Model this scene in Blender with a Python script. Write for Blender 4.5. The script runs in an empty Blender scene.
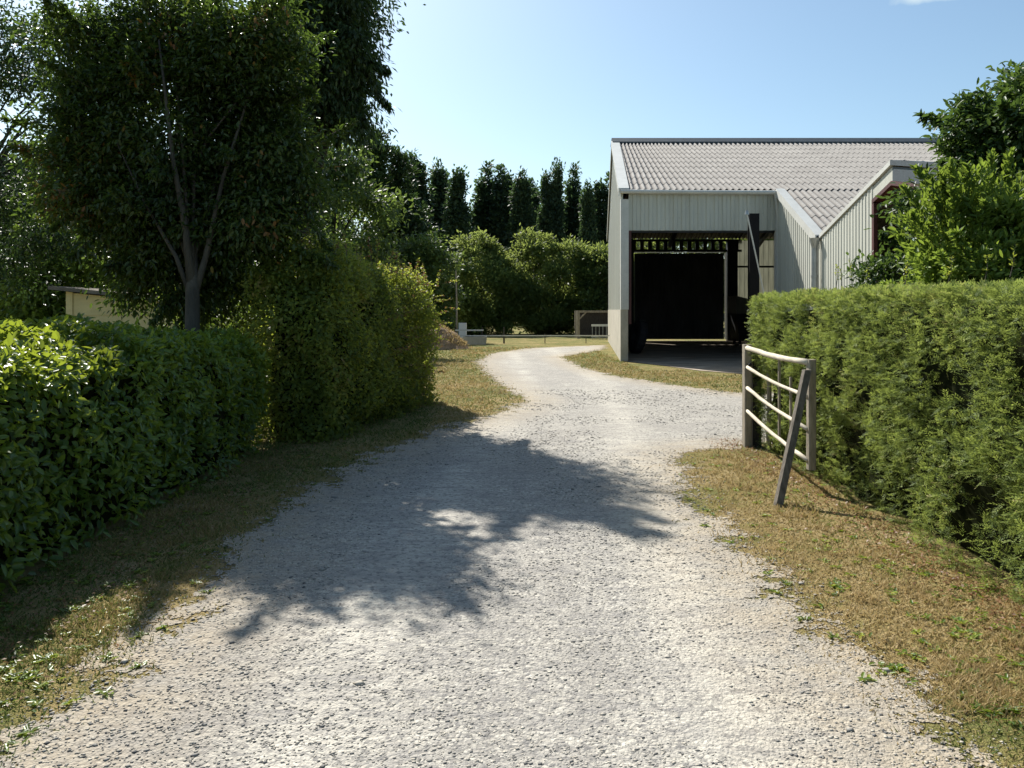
import bpy, math, random
import numpy as np
from math import radians as R
from mathutils import Vector
random.seed(7)
rng = np.random.default_rng(11)
SC = bpy.context.scene
COL = SC.collection

# ------------------------------------------------------------------ camera, sky, sun, exposure
F = 770.0; HZ = 310.0; CH = 1.65
cd = bpy.data.cameras.new("camera"); cam = bpy.data.objects.new("camera", cd); COL.objects.link(cam)
cam.location = (0, 0, CH); cam.rotation_euler = (R(90), 0, 0)
cd.sensor_width = 36; cd.lens = F / 1024 * 36; cd.shift_y = -(384 - HZ) / 1024
cd.clip_start = 0.05; cd.clip_end = 3000
SC.camera = cam
SUNV = Vector((-0.46, 0.93, 1.0)).normalized()      # towards the sun
w = bpy.data.worlds.new("World"); SC.world = w; w.use_nodes = True
nt = w.node_tree; nt.nodes.clear()
sky = nt.nodes.new("ShaderNodeTexSky"); sky.sky_type = 'NISHITA'; sky.sun_disc = False
sky.sun_elevation = math.asin(SUNV.z); sky.sun_rotation = math.atan2(SUNV.x, SUNV.y)
sky.air_density = 1.0; sky.dust_density = 1.1; sky.ozone_density = 1.3; sky.altitude = 50
bg = nt.nodes.new("ShaderNodeBackground"); bg.inputs[1].default_value = 0.083
out = nt.nodes.new("ShaderNodeOutputWorld")
# small cloud wisp high in the sky, upper right
tc = nt.nodes.new("ShaderNodeTexCoord")
cdir = Vector((434, F, 317)).normalized()
sub = nt.nodes.new("ShaderNodeVectorMath"); sub.operation = 'SUBTRACT'; sub.inputs[1].default_value = cdir
mul = nt.nodes.new("ShaderNodeVectorMath"); mul.operation = 'MULTIPLY'; mul.inputs[1].default_value = (1, 1, 5.0)
ln = nt.nodes.new("ShaderNodeVectorMath"); ln.operation = 'LENGTH'
nz = nt.nodes.new("ShaderNodeTexNoise"); nz.inputs['Scale'].default_value = 28; nz.inputs['Detail'].default_value = 5
ad = nt.nodes.new("ShaderNodeMath"); ad.operation = 'MULTIPLY_ADD'; ad.inputs[1].default_value = 0.06
mr = nt.nodes.new("ShaderNodeMapRange"); mr.inputs['From Min'].default_value = 0.075; mr.inputs['From Max'].default_value = 0.04
mx = nt.nodes.new("ShaderNodeMix"); mx.data_type = 'RGBA'; mx.inputs[7].default_value = (6.5, 6.7, 6.8, 1)
L = nt.links.new
L(tc.outputs['Generated'], sub.inputs[0]); L(sub.outputs[0], mul.inputs[0]); L(mul.outputs[0], ln.inputs[0])
L(tc.outputs['Generated'], nz.inputs['Vector']); L(nz.outputs[0], ad.inputs[0]); L(ln.outputs['Value'], ad.inputs[2])
L(ad.outputs[0], mr.inputs['Value']); L(mr.outputs[0], mx.inputs[0]); L(sky.outputs[0], mx.inputs[6])
tn = nt.nodes.new('ShaderNodeMix'); tn.data_type = 'RGBA'; tn.blend_type = 'MULTIPLY'; tn.inputs[0].default_value = 1; tn.inputs[7].default_value = (.88, .98, .955, 1)
L(mx.outputs[2], tn.inputs[6]); L(tn.outputs[2], bg.inputs[0]); L(bg.outputs[0], out.inputs[0])
sd = bpy.data.lights.new("sun", 'SUN'); sd.energy = 4.7; sd.angle = R(0.5); sd.color = (1.0, 0.96, 0.89)
so = bpy.data.objects.new("sun", sd); COL.objects.link(so); so.location = (-20, 40, 44)
so.rotation_euler = SUNV.to_track_quat('Z', 'Y').to_euler()
SC.view_settings.view_transform = 'Standard'; SC.view_settings.look = 'None'
SC.view_settings.exposure = 0.88; SC.view_settings.gamma = 1

# ------------------------------------------------------------------ node helpers
class NT:
    def __init__(s, name):
        s.m = bpy.data.materials.new(name); s.m.use_nodes = True; s.t = s.m.node_tree; s.t.nodes.clear()
        s.out = s.n('ShaderNodeOutputMaterial')
    def n(s, t, **kw):
        nd = s.t.nodes.new(t)
        for k, v in kw.items(): setattr(nd, k, v)
        return nd
    def l(s, a, b): s.t.links.new(a, b)
    def pos(s, scale=(1, 1, 1), obj=False):
        if obj:
            g = s.n('ShaderNodeTexCoord'); o = g.outputs['Object']
        else:
            g = s.n('ShaderNodeNewGeometry'); o = g.outputs['Position']
        m = s.n('ShaderNodeMapping'); m.inputs['Scale'].default_value = scale
        s.l(o, m.inputs['Vector']); return m.outputs[0]
    def noise(s, vec, scale, detail=4, rough=0.55, dist=0):
        n = s.n('ShaderNodeTexNoise'); n.inputs['Scale'].default_value = scale; n.inputs['Detail'].default_value = detail
        n.inputs['Roughness'].default_value = rough; n.inputs['Distortion'].default_value = dist
        s.l(vec, n.inputs['Vector']); return n.outputs['Fac']
    def voro(s, vec, scale, feat='F1'):
        n = s.n('ShaderNodeTexVoronoi', feature=feat); n.inputs['Scale'].default_value = scale
        s.l(vec, n.inputs['Vector']); return n
    def ramp(s, fac, stops):
        n = s.n('ShaderNodeValToRGB'); e = n.color_ramp.elements
        while len(e) < len(stops): e.new(0.5)
        for i, (p, c) in enumerate(stops):
            e[i].position = p; e[i].color = (c[0], c[1], c[2], 1) if isinstance(c, tuple) else (c, c, c, 1)
        s.l(fac, n.inputs[0]); return n.outputs[0]
    def mix(s, f, a, b, mode='MIX'):
        n = s.n('ShaderNodeMix', data_type='RGBA', blend_type=mode)
        for v, i in ((f, 0), (a, 6), (b, 7)):
            if hasattr(v, 'is_linked'): s.l(v, n.inputs[i])
            elif isinstance(v, tuple): n.inputs[i].default_value = (v[0], v[1], v[2], 1)
            else: n.inputs[i].default_value = v
        return n.outputs[2]
    def math(s, op, a, b=0.0, c=0.0):
        n = s.n('ShaderNodeMath', operation=op)
        for i, v in enumerate((a, b, c)):
            if hasattr(v, 'is_linked'): s.l(v, n.inputs[i])
            else: n.inputs[i].default_value = v
        return n.outputs[0]
    def mr(s, v, a, b, c=0.0, d=1.0):
        n = s.n('ShaderNodeMapRange'); s.l(v, n.inputs[0])
        for i, q in zip((1, 2, 3, 4), (a, b, c, d)): n.inputs[i].default_value = q
        return n.outputs[0]
    def bump(s, h, strength=0.5, dist=0.02):
        n = s.n('ShaderNodeBump'); n.inputs['Strength'].default_value = strength; n.inputs['Distance'].default_value = dist
        s.l(h, n.inputs['Height']); return n.outputs[0]
    def attr(s, name): 
        n = s.n('ShaderNodeAttribute', attribute_name=name); return n.outputs['Fac']
    def bsdf(s, col, rough=0.7, metal=0.0, spec=0.4, normal=None):
        p = s.n('ShaderNodeBsdfPrincipled')
        if hasattr(col, 'is_linked'): s.l(col, p.inputs['Base Color'])
        else: p.inputs['Base Color'].default_value = (*col, 1)
        if hasattr(rough, 'is_linked'): s.l(rough, p.inputs['Roughness'])
        else: p.inputs['Roughness'].default_value = rough
        p.inputs['Metallic'].default_value = metal
        p.inputs['Specular IOR Level'].default_value = spec
        if normal is not None: s.l(normal, p.inputs['Normal'])
        return p
    def done(s, sh):
        s.l(sh.outputs[0], s.out.inputs[0]); return s.m

def leaf_mat(name, stops, trans=0.35, tcol=(0.25, 0.38, 0.04), rough=0.45, spec=0.35, big=0.6, bigamt=0.35):
    """leaf colour varies leaf by leaf (attribute rnd) and in patches"""
    s = NT(name)
    a = s.attr('rnd')
    n = s.noise(s.pos(), big, 3)
    f = s.math('ADD', a, s.mr(n, 0.3, 0.7, -bigamt, bigamt))
    c = s.ramp(f, stops)
    p = s.bsdf(c, rough, 0, spec)
    t = s.n('ShaderNodeBsdfTranslucent'); tc_ = s.mix(0.6, c, tcol); s.l(tc_, t.inputs['Color'])
    m = s.n('ShaderNodeMixShader'); m.inputs[0].default_value = trans
    s.l(p.outputs[0], m.inputs[1]); s.l(t.outputs[0], m.inputs[2])
    return s.done(m)

M = {}
M['leaf_big'] = leaf_mat('dark_glossy_leaves', [(0, (.018, .034, .01)), (.55, (.038, .064, .015)), (.93, (.08, .11, .025)), (1, (.22, .1, .03))], .3, (.2, .32, .04), .38)
M['leaf_shade'] = leaf_mat('deep_green_leaves', [(0, (.016, .032, .012)), (.6, (.03, .055, .018)), (1, (.055, .09, .025))], .2, (.12, .22, .04), .5)
M['leaf_laurel'] = leaf_mat('laurel_leaves', [(0, (.04, .08, .018)), (.5, (.085, .155, .028)), (.85, (.16, .24, .035)), (1, (.3, .34, .05))], .42, (.5, .58, .04), .36, .45)
M['leaf_yew'] = leaf_mat('fine_needle_leaves', [(0, (.05, .078, .022)), (.42, (.145, .2, .052)), (.85, (.27, .325, .085)), (1, (.38, .32, .14))], .42, (.42, .5, .1), .6, .2, 1.4, .22)
M['leaf_mixed'] = leaf_mat('mixed_hedge_leaves', [(0, (.03, .055, .016)), (.5, (.085, .135, .032)), (.83, (.22, .27, .055)), (1, (.3, .22, .08))], .54, (.5, .55, .06), .5, .3)
M['leaf_red'] = leaf_mat('reddish_shoot_leaves', [(0, (.1, .06, .03)), (.5, (.2, .1, .05)), (1, (.28, .16, .07))], .35, (.4, .2, .08))
M['leaf_poplar'] = leaf_mat('poplar_leaves', [(0, (.022, .042, .026)), (.6, (.042, .07, .038)), (1, (.075, .11, .052))], .32, (.13, .22, .06), .6, .25, .3)
M['leaf_willow'] = leaf_mat('willow_leaves', [(0, (.03, .055, .018)), (.5, (.07, .11, .032)), (1, (.16, .21, .06))], .42, (.46, .54, .12), .55, .25, .4)
M['leaf_mid'] = leaf_mat('mid_green_leaves', [(0, (.03, .055, .018)), (.6, (.06, .1, .028)), (1, (.12, .17, .04))], .35, (.3, .42, .07), .5)
M['leaf_bright'] = leaf_mat('fresh_green_leaves', [(0, (.04, .075, .018)), (.5, (.09, .15, .03)), (1, (.2, .27, .06))], .35, (.45, .6, .07), .5, .25)
M['leaf_rt'] = leaf_mat('evergreen_leaves', [(0, (.02, .045, .013)), (.6, (.045, .085, .022)), (1, (.09, .14, .035))], .25, (.2, .32, .05), .5, .25)
M['petal'] = leaf_mat('yellow_cream_petals', [(0, (.6, .5, .12)), (.6, (.75, .62, .25)), (1, (.7, .4, .3))], .35, (.7, .6, .2))

def flat(name, col, rough=.7, metal=0, spec=.4, nscale=6, amt=.25, stretch=(1, 1, 1), bump=.15, bd=.004):
    s = NT(name); v = s.pos(stretch)
    n = s.noise(v, nscale, 6, .6)
    dark = tuple(c * (1 - amt) for c in col); lite = tuple(min(1, c * (1 + amt)) for c in col)
    c = s.ramp(n, [(.3, dark), (.7, lite)])
    n2 = s.noise(v, nscale * 9, 3)
    c = s.mix(s.mr(n2, .55, .75, 0, .35), c, tuple(x * .6 for x in col))
    return s.done(s.bsdf(c, rough, metal, spec, s.bump(n2, bump, bd)))
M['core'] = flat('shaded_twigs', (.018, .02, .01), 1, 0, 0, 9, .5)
M['bark'] = flat('grey_bark', (.075, .068, .055), .9, 0, .2, 7, .4, (1, 1, .25), .8, .02)
M['bark_dark'] = flat('dark_bark', (.045, .04, .03), .9, 0, .2, 7, .4, (1, 1, .25), .8, .02)
M['wood'] = flat('weathered_wood', (.3, .26, .2), .85, 0, .2, 9, .35, (3, 3, .6), .6, .006)
M['rail'] = flat('sun_bleached_rail', (.56, .5, .39), .85, 0, .2, 8, .22, (3, .6, 3), .6, .006)
M['wood_grey'] = flat('dark_grey_timber', (.15, .13, .105), .9, 0, .15, 9, .4, (3, 3, .6), .7, .006)
M['wood_dark'] = flat('dark_stained_wood', (.045, .04, .035), .8, 0, .25, 9, .4, (3, 3, .6), .6, .006)
def m_clad():
    s = NT('pale_grey_green_sheet'); n = s.noise(s.pos((1, 1, .3)), 1.1, 6, .6); st = s.noise(s.pos((4.5, 4.5, .22)), 1.6, 5, .65); d = s.noise(s.pos(), 14, 4, .7)
    c = s.ramp(n, [(.3, (.41, .415, .36)), (.7, (.52, .525, .46))])
    c = s.mix(s.mr(st, .52, .72, 0, .4), c, (.3, .28, .22)); c = s.mix(s.mr(d, .6, .72, 0, .35), c, (.27, .25, .19))
    return s.done(s.bsdf(c, .6, 0, .35, s.bump(d, .1, .004)))
M['cladding'] = m_clad()
M['trim'] = flat('white_trim', (.52, .52, .48), .5, 0, .4, 2, .1)
M['concrete'] = flat('weathered_concrete', (.42, .39, .32), .95, 0, .2, 3, .22, (1, 1, .6), .5, .008)
M['ridge'] = flat('dark_ridge_cap', (.035, .05, .06), .6, 0, .4, 3, .3)
M['red'] = flat('red_oxide_steel', (.065, .02, .018), .6, 0, .4, 5, .3)
M['zinc'] = flat('zinc_pipe', (.38, .39, .38), .45, .6, .5, 4, .2)
M['dark_steel'] = flat('dark_steel_sheet', (.02, .021, .022), .55, .2, .4, 3, .35)
M['inner'] = flat('dusty_inner_sheet', (.2, .19, .155), .85, 0, .2, 1.5, .3, (1, 1, .3))
M['black_steel'] = flat('near_black_steel', (.007, .007, .008), .7, 0, .15, 3, .3)
M['door'] = flat('dark_ribbed_door_sheet', (.055, .06, .066), .6, 0, .4, 2, .35, (1, 1, .3))
M['rubber'] = flat('black_rubber', (.02, .02, .022), .75, 0, .35, 8, .3)
M['cream'] = flat('cream_painted_boards', (.74, .61, .31), .7, 0, .3, 3, .1, (1, 1, 3), .2)
M['felt'] = flat('mossy_roof_felt', (.17, .15, .125), .95, 0, .1, 3, .4, (1, 1, 1), .6, .01)
M['white'] = flat('white_enamel', (.7, .7, .68), .5, 0, .4, 3, .08)
M['tape'] = flat('white_fence_tape', (.6, .6, .56), .6, 0, .3, 3, .1)
M['earth'] = flat('dry_earth_and_straw', (.3, .22, .15), 1, 0, .1, 3, .45, (1, 1, 1), 1, .05)

def m_trans(name, col, k):
    s = NT(name); n = s.noise(s.pos((3, 3, .5)), 2, 4); c = s.mix(s.mr(n, .4, .7, 0, .5), col, tuple(x * .6 for x in col))
    p = s.bsdf(c, .6, 0, .3); t = s.n('ShaderNodeBsdfTranslucent'); s.l(c, t.inputs[0]); m = s.n('ShaderNodeMixShader'); m.inputs[0].default_value = k
    s.l(p.outputs[0], m.inputs[1]); s.l(t.outputs[0], m.inputs[2]); return s.done(m)
M['glow_sheet'] = m_trans('aged_translucent_sheet', (.5, .5, .43), .6)
M['strip_sheet'] = m_trans('daylight_gap_sheet', (.4, .4, .37), .6)  # for the added strips that imitate daylight at the door edges
def m_roof():
    s = NT('fibre_cement_roof'); v = s.pos()
    n = s.noise(v, 1.2, 6, .7); n2 = s.noise(v, 18, 4, .6)
    c = s.ramp(n, [(.3, (.25, .235, .215)), (.7, (.37, .35, .32))])
    c = s.mix(s.mr(n2, .52, .68, 0, .55), c, (.2, .17, .15))
    c = s.mix(s.math('MULTIPLY', s.mr(s.attr('groove'), .1, .5, .7, 0), s.mr(n, .3, .6, .5, 1)), c, (.12, .105, .095))  # rib shading put into the colour: troughs darker, lodged dirt included
    sp = s.voro(v, 5.0).outputs['Distance']
    c = s.mix(s.mr(sp, .06, .12, .5, 0), c, (.5, .48, .4))
    return s.done(s.bsdf(c, .9, 0, .2, s.bump(n2, .3, .01)))
M['roof'] = m_roof()

def m_grass():
    s = NT('mown_dry_grass'); v = s.pos()
    n = s.noise(v, .55, 5, .6); n1 = s.noise(v, 3.5, 5, .7); n2 = s.noise(v, 45, 3, .7); n3 = s.noise(s.pos((1, .5, 1)), 160, 2, .6)
    f = s.math('ADD', s.math('MULTIPLY', n, .5), s.math('MULTIPLY', n1, .5))
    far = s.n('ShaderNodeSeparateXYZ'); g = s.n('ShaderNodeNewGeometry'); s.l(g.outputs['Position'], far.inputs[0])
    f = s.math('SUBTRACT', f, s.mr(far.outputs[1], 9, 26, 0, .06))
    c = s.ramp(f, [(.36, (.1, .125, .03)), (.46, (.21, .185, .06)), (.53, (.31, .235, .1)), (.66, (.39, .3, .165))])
    c = s.mix(s.mr(n2, .45, .75, 0, .7), c, (.15, .11, .06))
    c = s.mix(s.mr(n3, .5, .8, 0, .5), c, (.42, .36, .2))
    h = s.math('ADD', n2, s.math('MULTIPLY', n3, .6))
    return s.done(s.bsdf(c, 1, 0, .1, s.bump(h, .9, .03)))
M['grass'] = m_grass()

def m_gravel():
    s = NT('crushed_stone'); v = s.pos(); big = s.noise(v, .8, 4, .6); mid = s.noise(v, 4.5, 5, .7)
    tr = s.noise(s.pos((1.6, .22, 1)), 1.3, 3, .5)
    wv = s.n('ShaderNodeVectorMath', operation='MULTIPLY_ADD')
    nn = s.n('ShaderNodeTexNoise'); nn.inputs['Scale'].default_value = 30; s.l(v, nn.inputs['Vector'])
    s.l(nn.outputs['Color'], wv.inputs[0]); wv.inputs[1].default_value = (.03, .03, .03); s.l(v, wv.inputs[2])
    v1 = s.voro(wv.outputs[0], 58); v2 = s.voro(wv.outputs[0], 120)
    sep = s.n('ShaderNodeSeparateColor'); s.l(v1.outputs['Color'], sep.inputs[0])
    sep2 = s.n('ShaderNodeSeparateColor'); s.l(v2.outputs['Color'], sep2.inputs[0])
    stone = s.ramp(sep.outputs[0], [(0, (.2, .19, .18)), (.1, (.29, .27, .24)), (.55, (.42, .395, .34)), (1, (.58, .545, .47))])
    fine = s.ramp(sep2.outputs[1], [(0, (.15, .145, .135)), (.28, (.29, .27, .24)), (1, (.5, .47, .4))])
    k = s.mr(mid, .42, .58, 0, 1)
    c = s.mix(k, fine, stone)
    tk = s.math('ADD', s.mr(tr, .5, .66, 0, .3), s.math('MULTIPLY', s.attr('track'), s.mr(mid, .3, .6, .45, .9)))
    c = s.mix(tk, c, (.53, .495, .42))          # dusty compacted tracks
    c = s.mix(s.mr(big, .46, .66, 0, .55), c, (.28, .26, .23))
    st_ = s.noise(s.pos((.5, 2.2, 1)), 3.6, 6, .8)
    c = s.mix(s.mr(st_, .47, .62, 0, .7), c, (.27, .255, .235))
    sp_ = s.noise(v, 26, 3, .6); c = s.mix(s.mr(sp_, .54, .62, 0, .72), c, (.15, .145, .14))
    sq_ = s.noise(s.pos((.7, 1.5, 1)), 9, 8, .8); c = s.mix(s.mr(sq_, .51, .6, 0, .55), c, (.21, .2, .19))
    gaps = s.mr(v1.outputs['Distance'], .5, .8, 0, .22)
    c = s.mix(gaps, c, (.2, .18, .15))
    e = s.attr('edge')
    d2 = s.mr(e, 0, 1.0, .85, 0)
    c = s.mix(s.math('MULTIPLY', d2, s.mr(mid, .35, .6, .3, 1)), c, (.35, .285, .195))
    h = s.math('ADD', s.math('MULTIPLY', v1.outputs['Distance'], -1), s.math('MULTIPLY', v2.outputs['Distance'], -.4))
    p = s.bsdf(c, .95, 0, .2, s.bump(h, .75, .009))
    em = s.math('ADD', e, s.mr(s.noise(v, 2.2, 6, .75), .3, .7, -.45, .38))
    em = s.math('ADD', em, s.mr(s.noise(v, 26, 3, .7), .3, .7, -.14, .14))
    tr_ = s.n('ShaderNodeBsdfTransparent'); m = s.n('ShaderNodeMixShader')
    s.l(s.mr(em, -.01, .03), m.inputs[0]); s.l(tr_.outputs[0], m.inputs[1]); s.l(p.outputs[0], m.inputs[2])
    return s.done(m)
M['gravel'] = m_gravel()
def m_stones():
    s = NT('loose_stones'); a = s.attr('rnd')
    c = s.ramp(a, [(0, (.09, .09, .09)), (.3, (.24, .23, .21)), (.6, (.39, .355, .3)), (1, (.56, .51, .42))])
    return s.done(s.bsdf(c, .9, 0, .25))
M['stones'] = m_stones()
def m_blade():
    s = NT('grass_blades'); a = s.attr('rnd')
    c = s.ramp(a, [(0, (.08, .13, .028)), (.33, (.17, .19, .05)), (.52, (.33, .245, .095)), (1, (.45, .34, .17))])
    p = s.bsdf(c, .7, 0, .2); t = s.n('ShaderNodeBsdfTranslucent'); s.l(c, t.inputs[0])
    m = s.n('ShaderNodeMixShader'); m.inputs[0].default_value = .35
    s.l(p.outputs[0], m.inputs[1]); s.l(t.outputs[0], m.inputs[2]); return s.done(m)
M['blade'] = m_blade()
def m_floor():
    s = NT('oil_stained_concrete'); v = s.pos()
    n = s.noise(s.pos((.5, 1.6, 1)), .9, 6, .65, 1.2); n2 = s.noise(v, 12, 4)
    c = s.ramp(n, [(.35, (.17, .135, .1)), (.6, (.4, .33, .25)), (.75, (.5, .42, .32))])
    c = s.mix(s.mr(n2, .5, .7, 0, .4), c, (.15, .13, .11))
    return s.done(s.bsdf(c, .95, 0, .2, s.bump(n2, .4, .01)))
M['floor'] = m_floor()

# ------------------------------------------------------------------ mesh helpers
def setp(o, label=None, cat=None, group=None, kind=None):
    if label: o['label'] = label
    if cat: o['category'] = cat
    if group: o['group'] = group
    if kind: o['kind'] = kind
    return o
def thing(name, label, cat, loc=(0, 0, 0), rz=0, group=None):
    o = bpy.data.objects.new(name, None); COL.objects.link(o); o.location = loc; o.rotation_euler = (0, 0, rz)
    o.empty_display_size = .2
    return setp(o, label, cat, group)
def link(name, me, mat, parent=None):
    o = bpy.data.objects.new(name, me); COL.objects.link(o)
    if mat: me.materials.append(mat)
    if parent: o.parent = parent
    return o
def npmesh(name, V, Fc, rnd=None, smooth=False, vattr=None):
    """V (n,3); Fc (m,k) all faces k-gons"""
    me = bpy.data.meshes.new(name); V = np.asarray(V, np.float32); Fc = np.asarray(Fc, np.int32); k = Fc.shape[1]
    me.vertices.add(len(V)); me.vertices.foreach_set('co', V.ravel())
    me.loops.add(Fc.size); me.loops.foreach_set('vertex_index', Fc.ravel())
    me.polygons.add(len(Fc)); me.polygons.foreach_set('loop_start', np.arange(0, Fc.size, k, dtype=np.int32))
    me.update(calc_edges=True)
    if rnd is not None:
        a = me.attributes.new('rnd', 'FLOAT', 'FACE'); a.data.foreach_set('value', np.asarray(rnd, np.float32))
    if vattr:
        for nm, val in vattr.items():
            a = me.attributes.new(nm, 'FLOAT', 'POINT'); a.data.foreach_set('value', np.asarray(val, np.float32))
    if smooth: me.polygons.foreach_set('use_smooth', np.ones(len(Fc), bool))
    return me
class MB:
    def __init__(s): s.v = []; s.f = []; s.g = []
    def poly(s, pts):
        n = len(s.v); s.v += [tuple(p) for p in pts]; s.f.append(tuple(range(n, n + len(pts)))); return s
    def prism(s, pts, dvec):
        """closed solid: polygon pts extruded along dvec"""
        n = len(s.v); k = len(pts); dv = Vector(dvec)
        s.v += [tuple(p) for p in pts] + [tuple(Vector(p) + dv) for p in pts]
        s.f.append(tuple(range(n, n + k))[::-1]); s.f.append(tuple(range(n + k, n + 2 * k)))
        for i in range(k):
            j = (i + 1) % k; s.f.append((n + i, n + j, n + k + j, n + k + i))
        return s
    def box(s, a, b, bev=0):
        (x0, y0, z0), (x1, y1, z1) = a, b
        if bev:
            return s.prism([(x0 + bev, y0, z0), (x1 - bev, y0, z0), (x1, y0 + bev, z0), (x1, y1 - bev, z0), (x1 - bev, y1, z0), (x0 + bev, y1, z0), (x0, y1 - bev, z0), (x0, y0 + bev, z0)], (0, 0, z1 - z0))
        return s.prism([(x0, y0, z0), (x1, y0, z0), (x1, y1, z0), (x0, y1, z0)], (0, 0, z1 - z0))
    def tube(s, pts, rad, sides=8, cap=True, jit=0):
        pts = [Vector(p) for p in pts]; n0 = len(s.v)
        if not hasattr(rad, '__len__'): rad = [rad] * len(pts)
        up = Vector((0, 0, 1))
        t0 = (pts[1] - pts[0]).normalized()
        if abs(t0.dot(up)) > .95: up = Vector((1, 0, 0))
        for i, p in enumerate(pts):
            t = (pts[min(i + 1, len(pts) - 1)] - pts[max(i - 1, 0)]).normalized()
            a = t.cross(up).normalized(); b = a.cross(t)
            for k in range(sides):
                an = 2 * math.pi * k / sides; r = rad[i] * (1 + (random.random() - .5) * jit)
                s.v.append(tuple(p + (a * math.cos(an) + b * math.sin(an)) * r))
        for i in range(len(pts) - 1):
            for k in range(sides):
                k2 = (k + 1) % sides
                s.f.append((n0 + i * sides + k, n0 + i * sides + k2, n0 + (i + 1) * sides + k2, n0 + (i + 1) * sides + k))
        if cap:
            s.f.append(tuple(n0 + k for k in range(sides))[::-1]); m = n0 + (len(pts) - 1) * sides
            s.f.append(tuple(m + k for k in range(sides)))
        return s
    def build(s, name, mat, parent=None, smooth=False):
        me = bpy.data.meshes.new(name); me.from_pydata(s.v, [], s.f); me.update()
        if s.g: me.attributes.new('groove', 'FLOAT', 'POINT').data.foreach_set('value', s.g)
        import bmesh
        bm = bmesh.new(); bm.from_mesh(me); bmesh.ops.recalc_face_normals(bm, faces=bm.faces); bm.to_mesh(me); bm.free()
        if smooth:
            for p in me.polygons: p.use_smooth = True
        return link(name, me, mat, parent)
_lat = rng.random((32, 32, 32))
def vn(P, scale):
    """value noise 0..1 at points P (n,3)"""
    Q = np.asarray(P) * scale; I = np.floor(Q).astype(int); f = Q - I; f = f * f * (3 - 2 * f); r = 0
    for dx in (0, 1):
        for dy in (0, 1):
            for dz in (0, 1):
                wgt = (f[:, 0] if dx else 1 - f[:, 0]) * (f[:, 1] if dy else 1 - f[:, 1]) * (f[:, 2] if dz else 1 - f[:, 2])
                r = r + wgt * _lat[(I[:, 0] + dx) % 32, (I[:, 1] + dy) % 32, (I[:, 2] + dz) % 32]
    return r
def unit(a): return a / np.maximum(np.linalg.norm(a, axis=1, keepdims=True), 1e-6)
def rdir(n): return unit(rng.normal(size=(n, 3)))
def leaves(name, P, A, N, length, width, mat, parent, shape='oval', rnd=None, curl=.15):
    """P base, A axis, N approx normal of every leaf"""
    n = len(P); A = unit(A); B = unit(np.cross(A, N)); N = np.cross(B, A)
    ln = (np.broadcast_to(np.asarray(length), (n,)) * rng.uniform(.7, 1.25, n))[:, None]
    wd = (np.broadcast_to(np.asarray(width), (n,)) * rng.uniform(.8, 1.2, n))[:, None] * .5
    if rnd is None: rnd = rng.random(n)
    if shape == 'oval':
        cu = ln * curl
        vs = [P, P + A * ln * .3 + B * wd * .9 + N * wd * .35, P + A * ln * .7 + B * wd * .85 + N * wd * .25 - N * cu * .4,
              P + A * ln - N * cu, P + A * ln * .7 - B * wd * .85 + N * wd * .25 - N * cu * .4, P + A * ln * .3 - B * wd * .9 + N * wd * .35]
        V = np.stack(vs, 1).reshape(-1, 3); i = np.arange(n)[:, None] * 6
        Fc = np.concatenate([i + np.array([[0, 1, 2, 3]]), i + np.array([[0, 3, 4, 5]])], 0); rr = np.concatenate([rnd, rnd])
    else:
        vs = [P, P + A * ln * .5 + B * wd, P + A * ln - N * ln * curl, P + A * ln * .5 - B * wd]
        V = np.stack(vs, 1).reshape(-1, 3); i = np.arange(n)[:, None] * 4
        Fc = i + np.array([[0, 1, 2, 3]]); rr = rnd
    return link(name, npmesh(name, V, Fc, rr), mat, parent)

def box_samples(dim, n, r, faces='xXyYZ'):
    """points on a rounded box centred in x,y with z from 0 to H"""
    Lx, Ly, H = dim; A = {'x': Ly * H, 'X': Ly * H, 'y': Lx * H, 'Y': Lx * H, 'Z': Lx * Ly}
    tot = sum(A[f] for f in faces); out_ = []
    for f in faces:
        k = int(n * A[f] / tot); u = rng.random(k); v = rng.random(k)
        if f in 'xX': p = np.stack([np.full(k, -Lx / 2 if f == 'x' else Lx / 2), (u - .5) * Ly, v * H], 1)
        elif f in 'yY': p = np.stack([(u - .5) * Lx, np.full(k, -Ly / 2 if f == 'y' else Ly / 2), v * H], 1)
        else: p = np.stack([(u - .5) * Lx, (v - .5) * Ly, np.full(k, H)], 1)
        out_.append(p)
    P = np.concatenate(out_); lim = np.array([Lx / 2 - r, Ly / 2 - r])
    q = P.copy(); q[:, :2] = np.clip(P[:, :2], -lim, lim); q[:, 2] = np.minimum(P[:, 2], H - r)
    d = unit(P - q); return q + d * r, d
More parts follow.
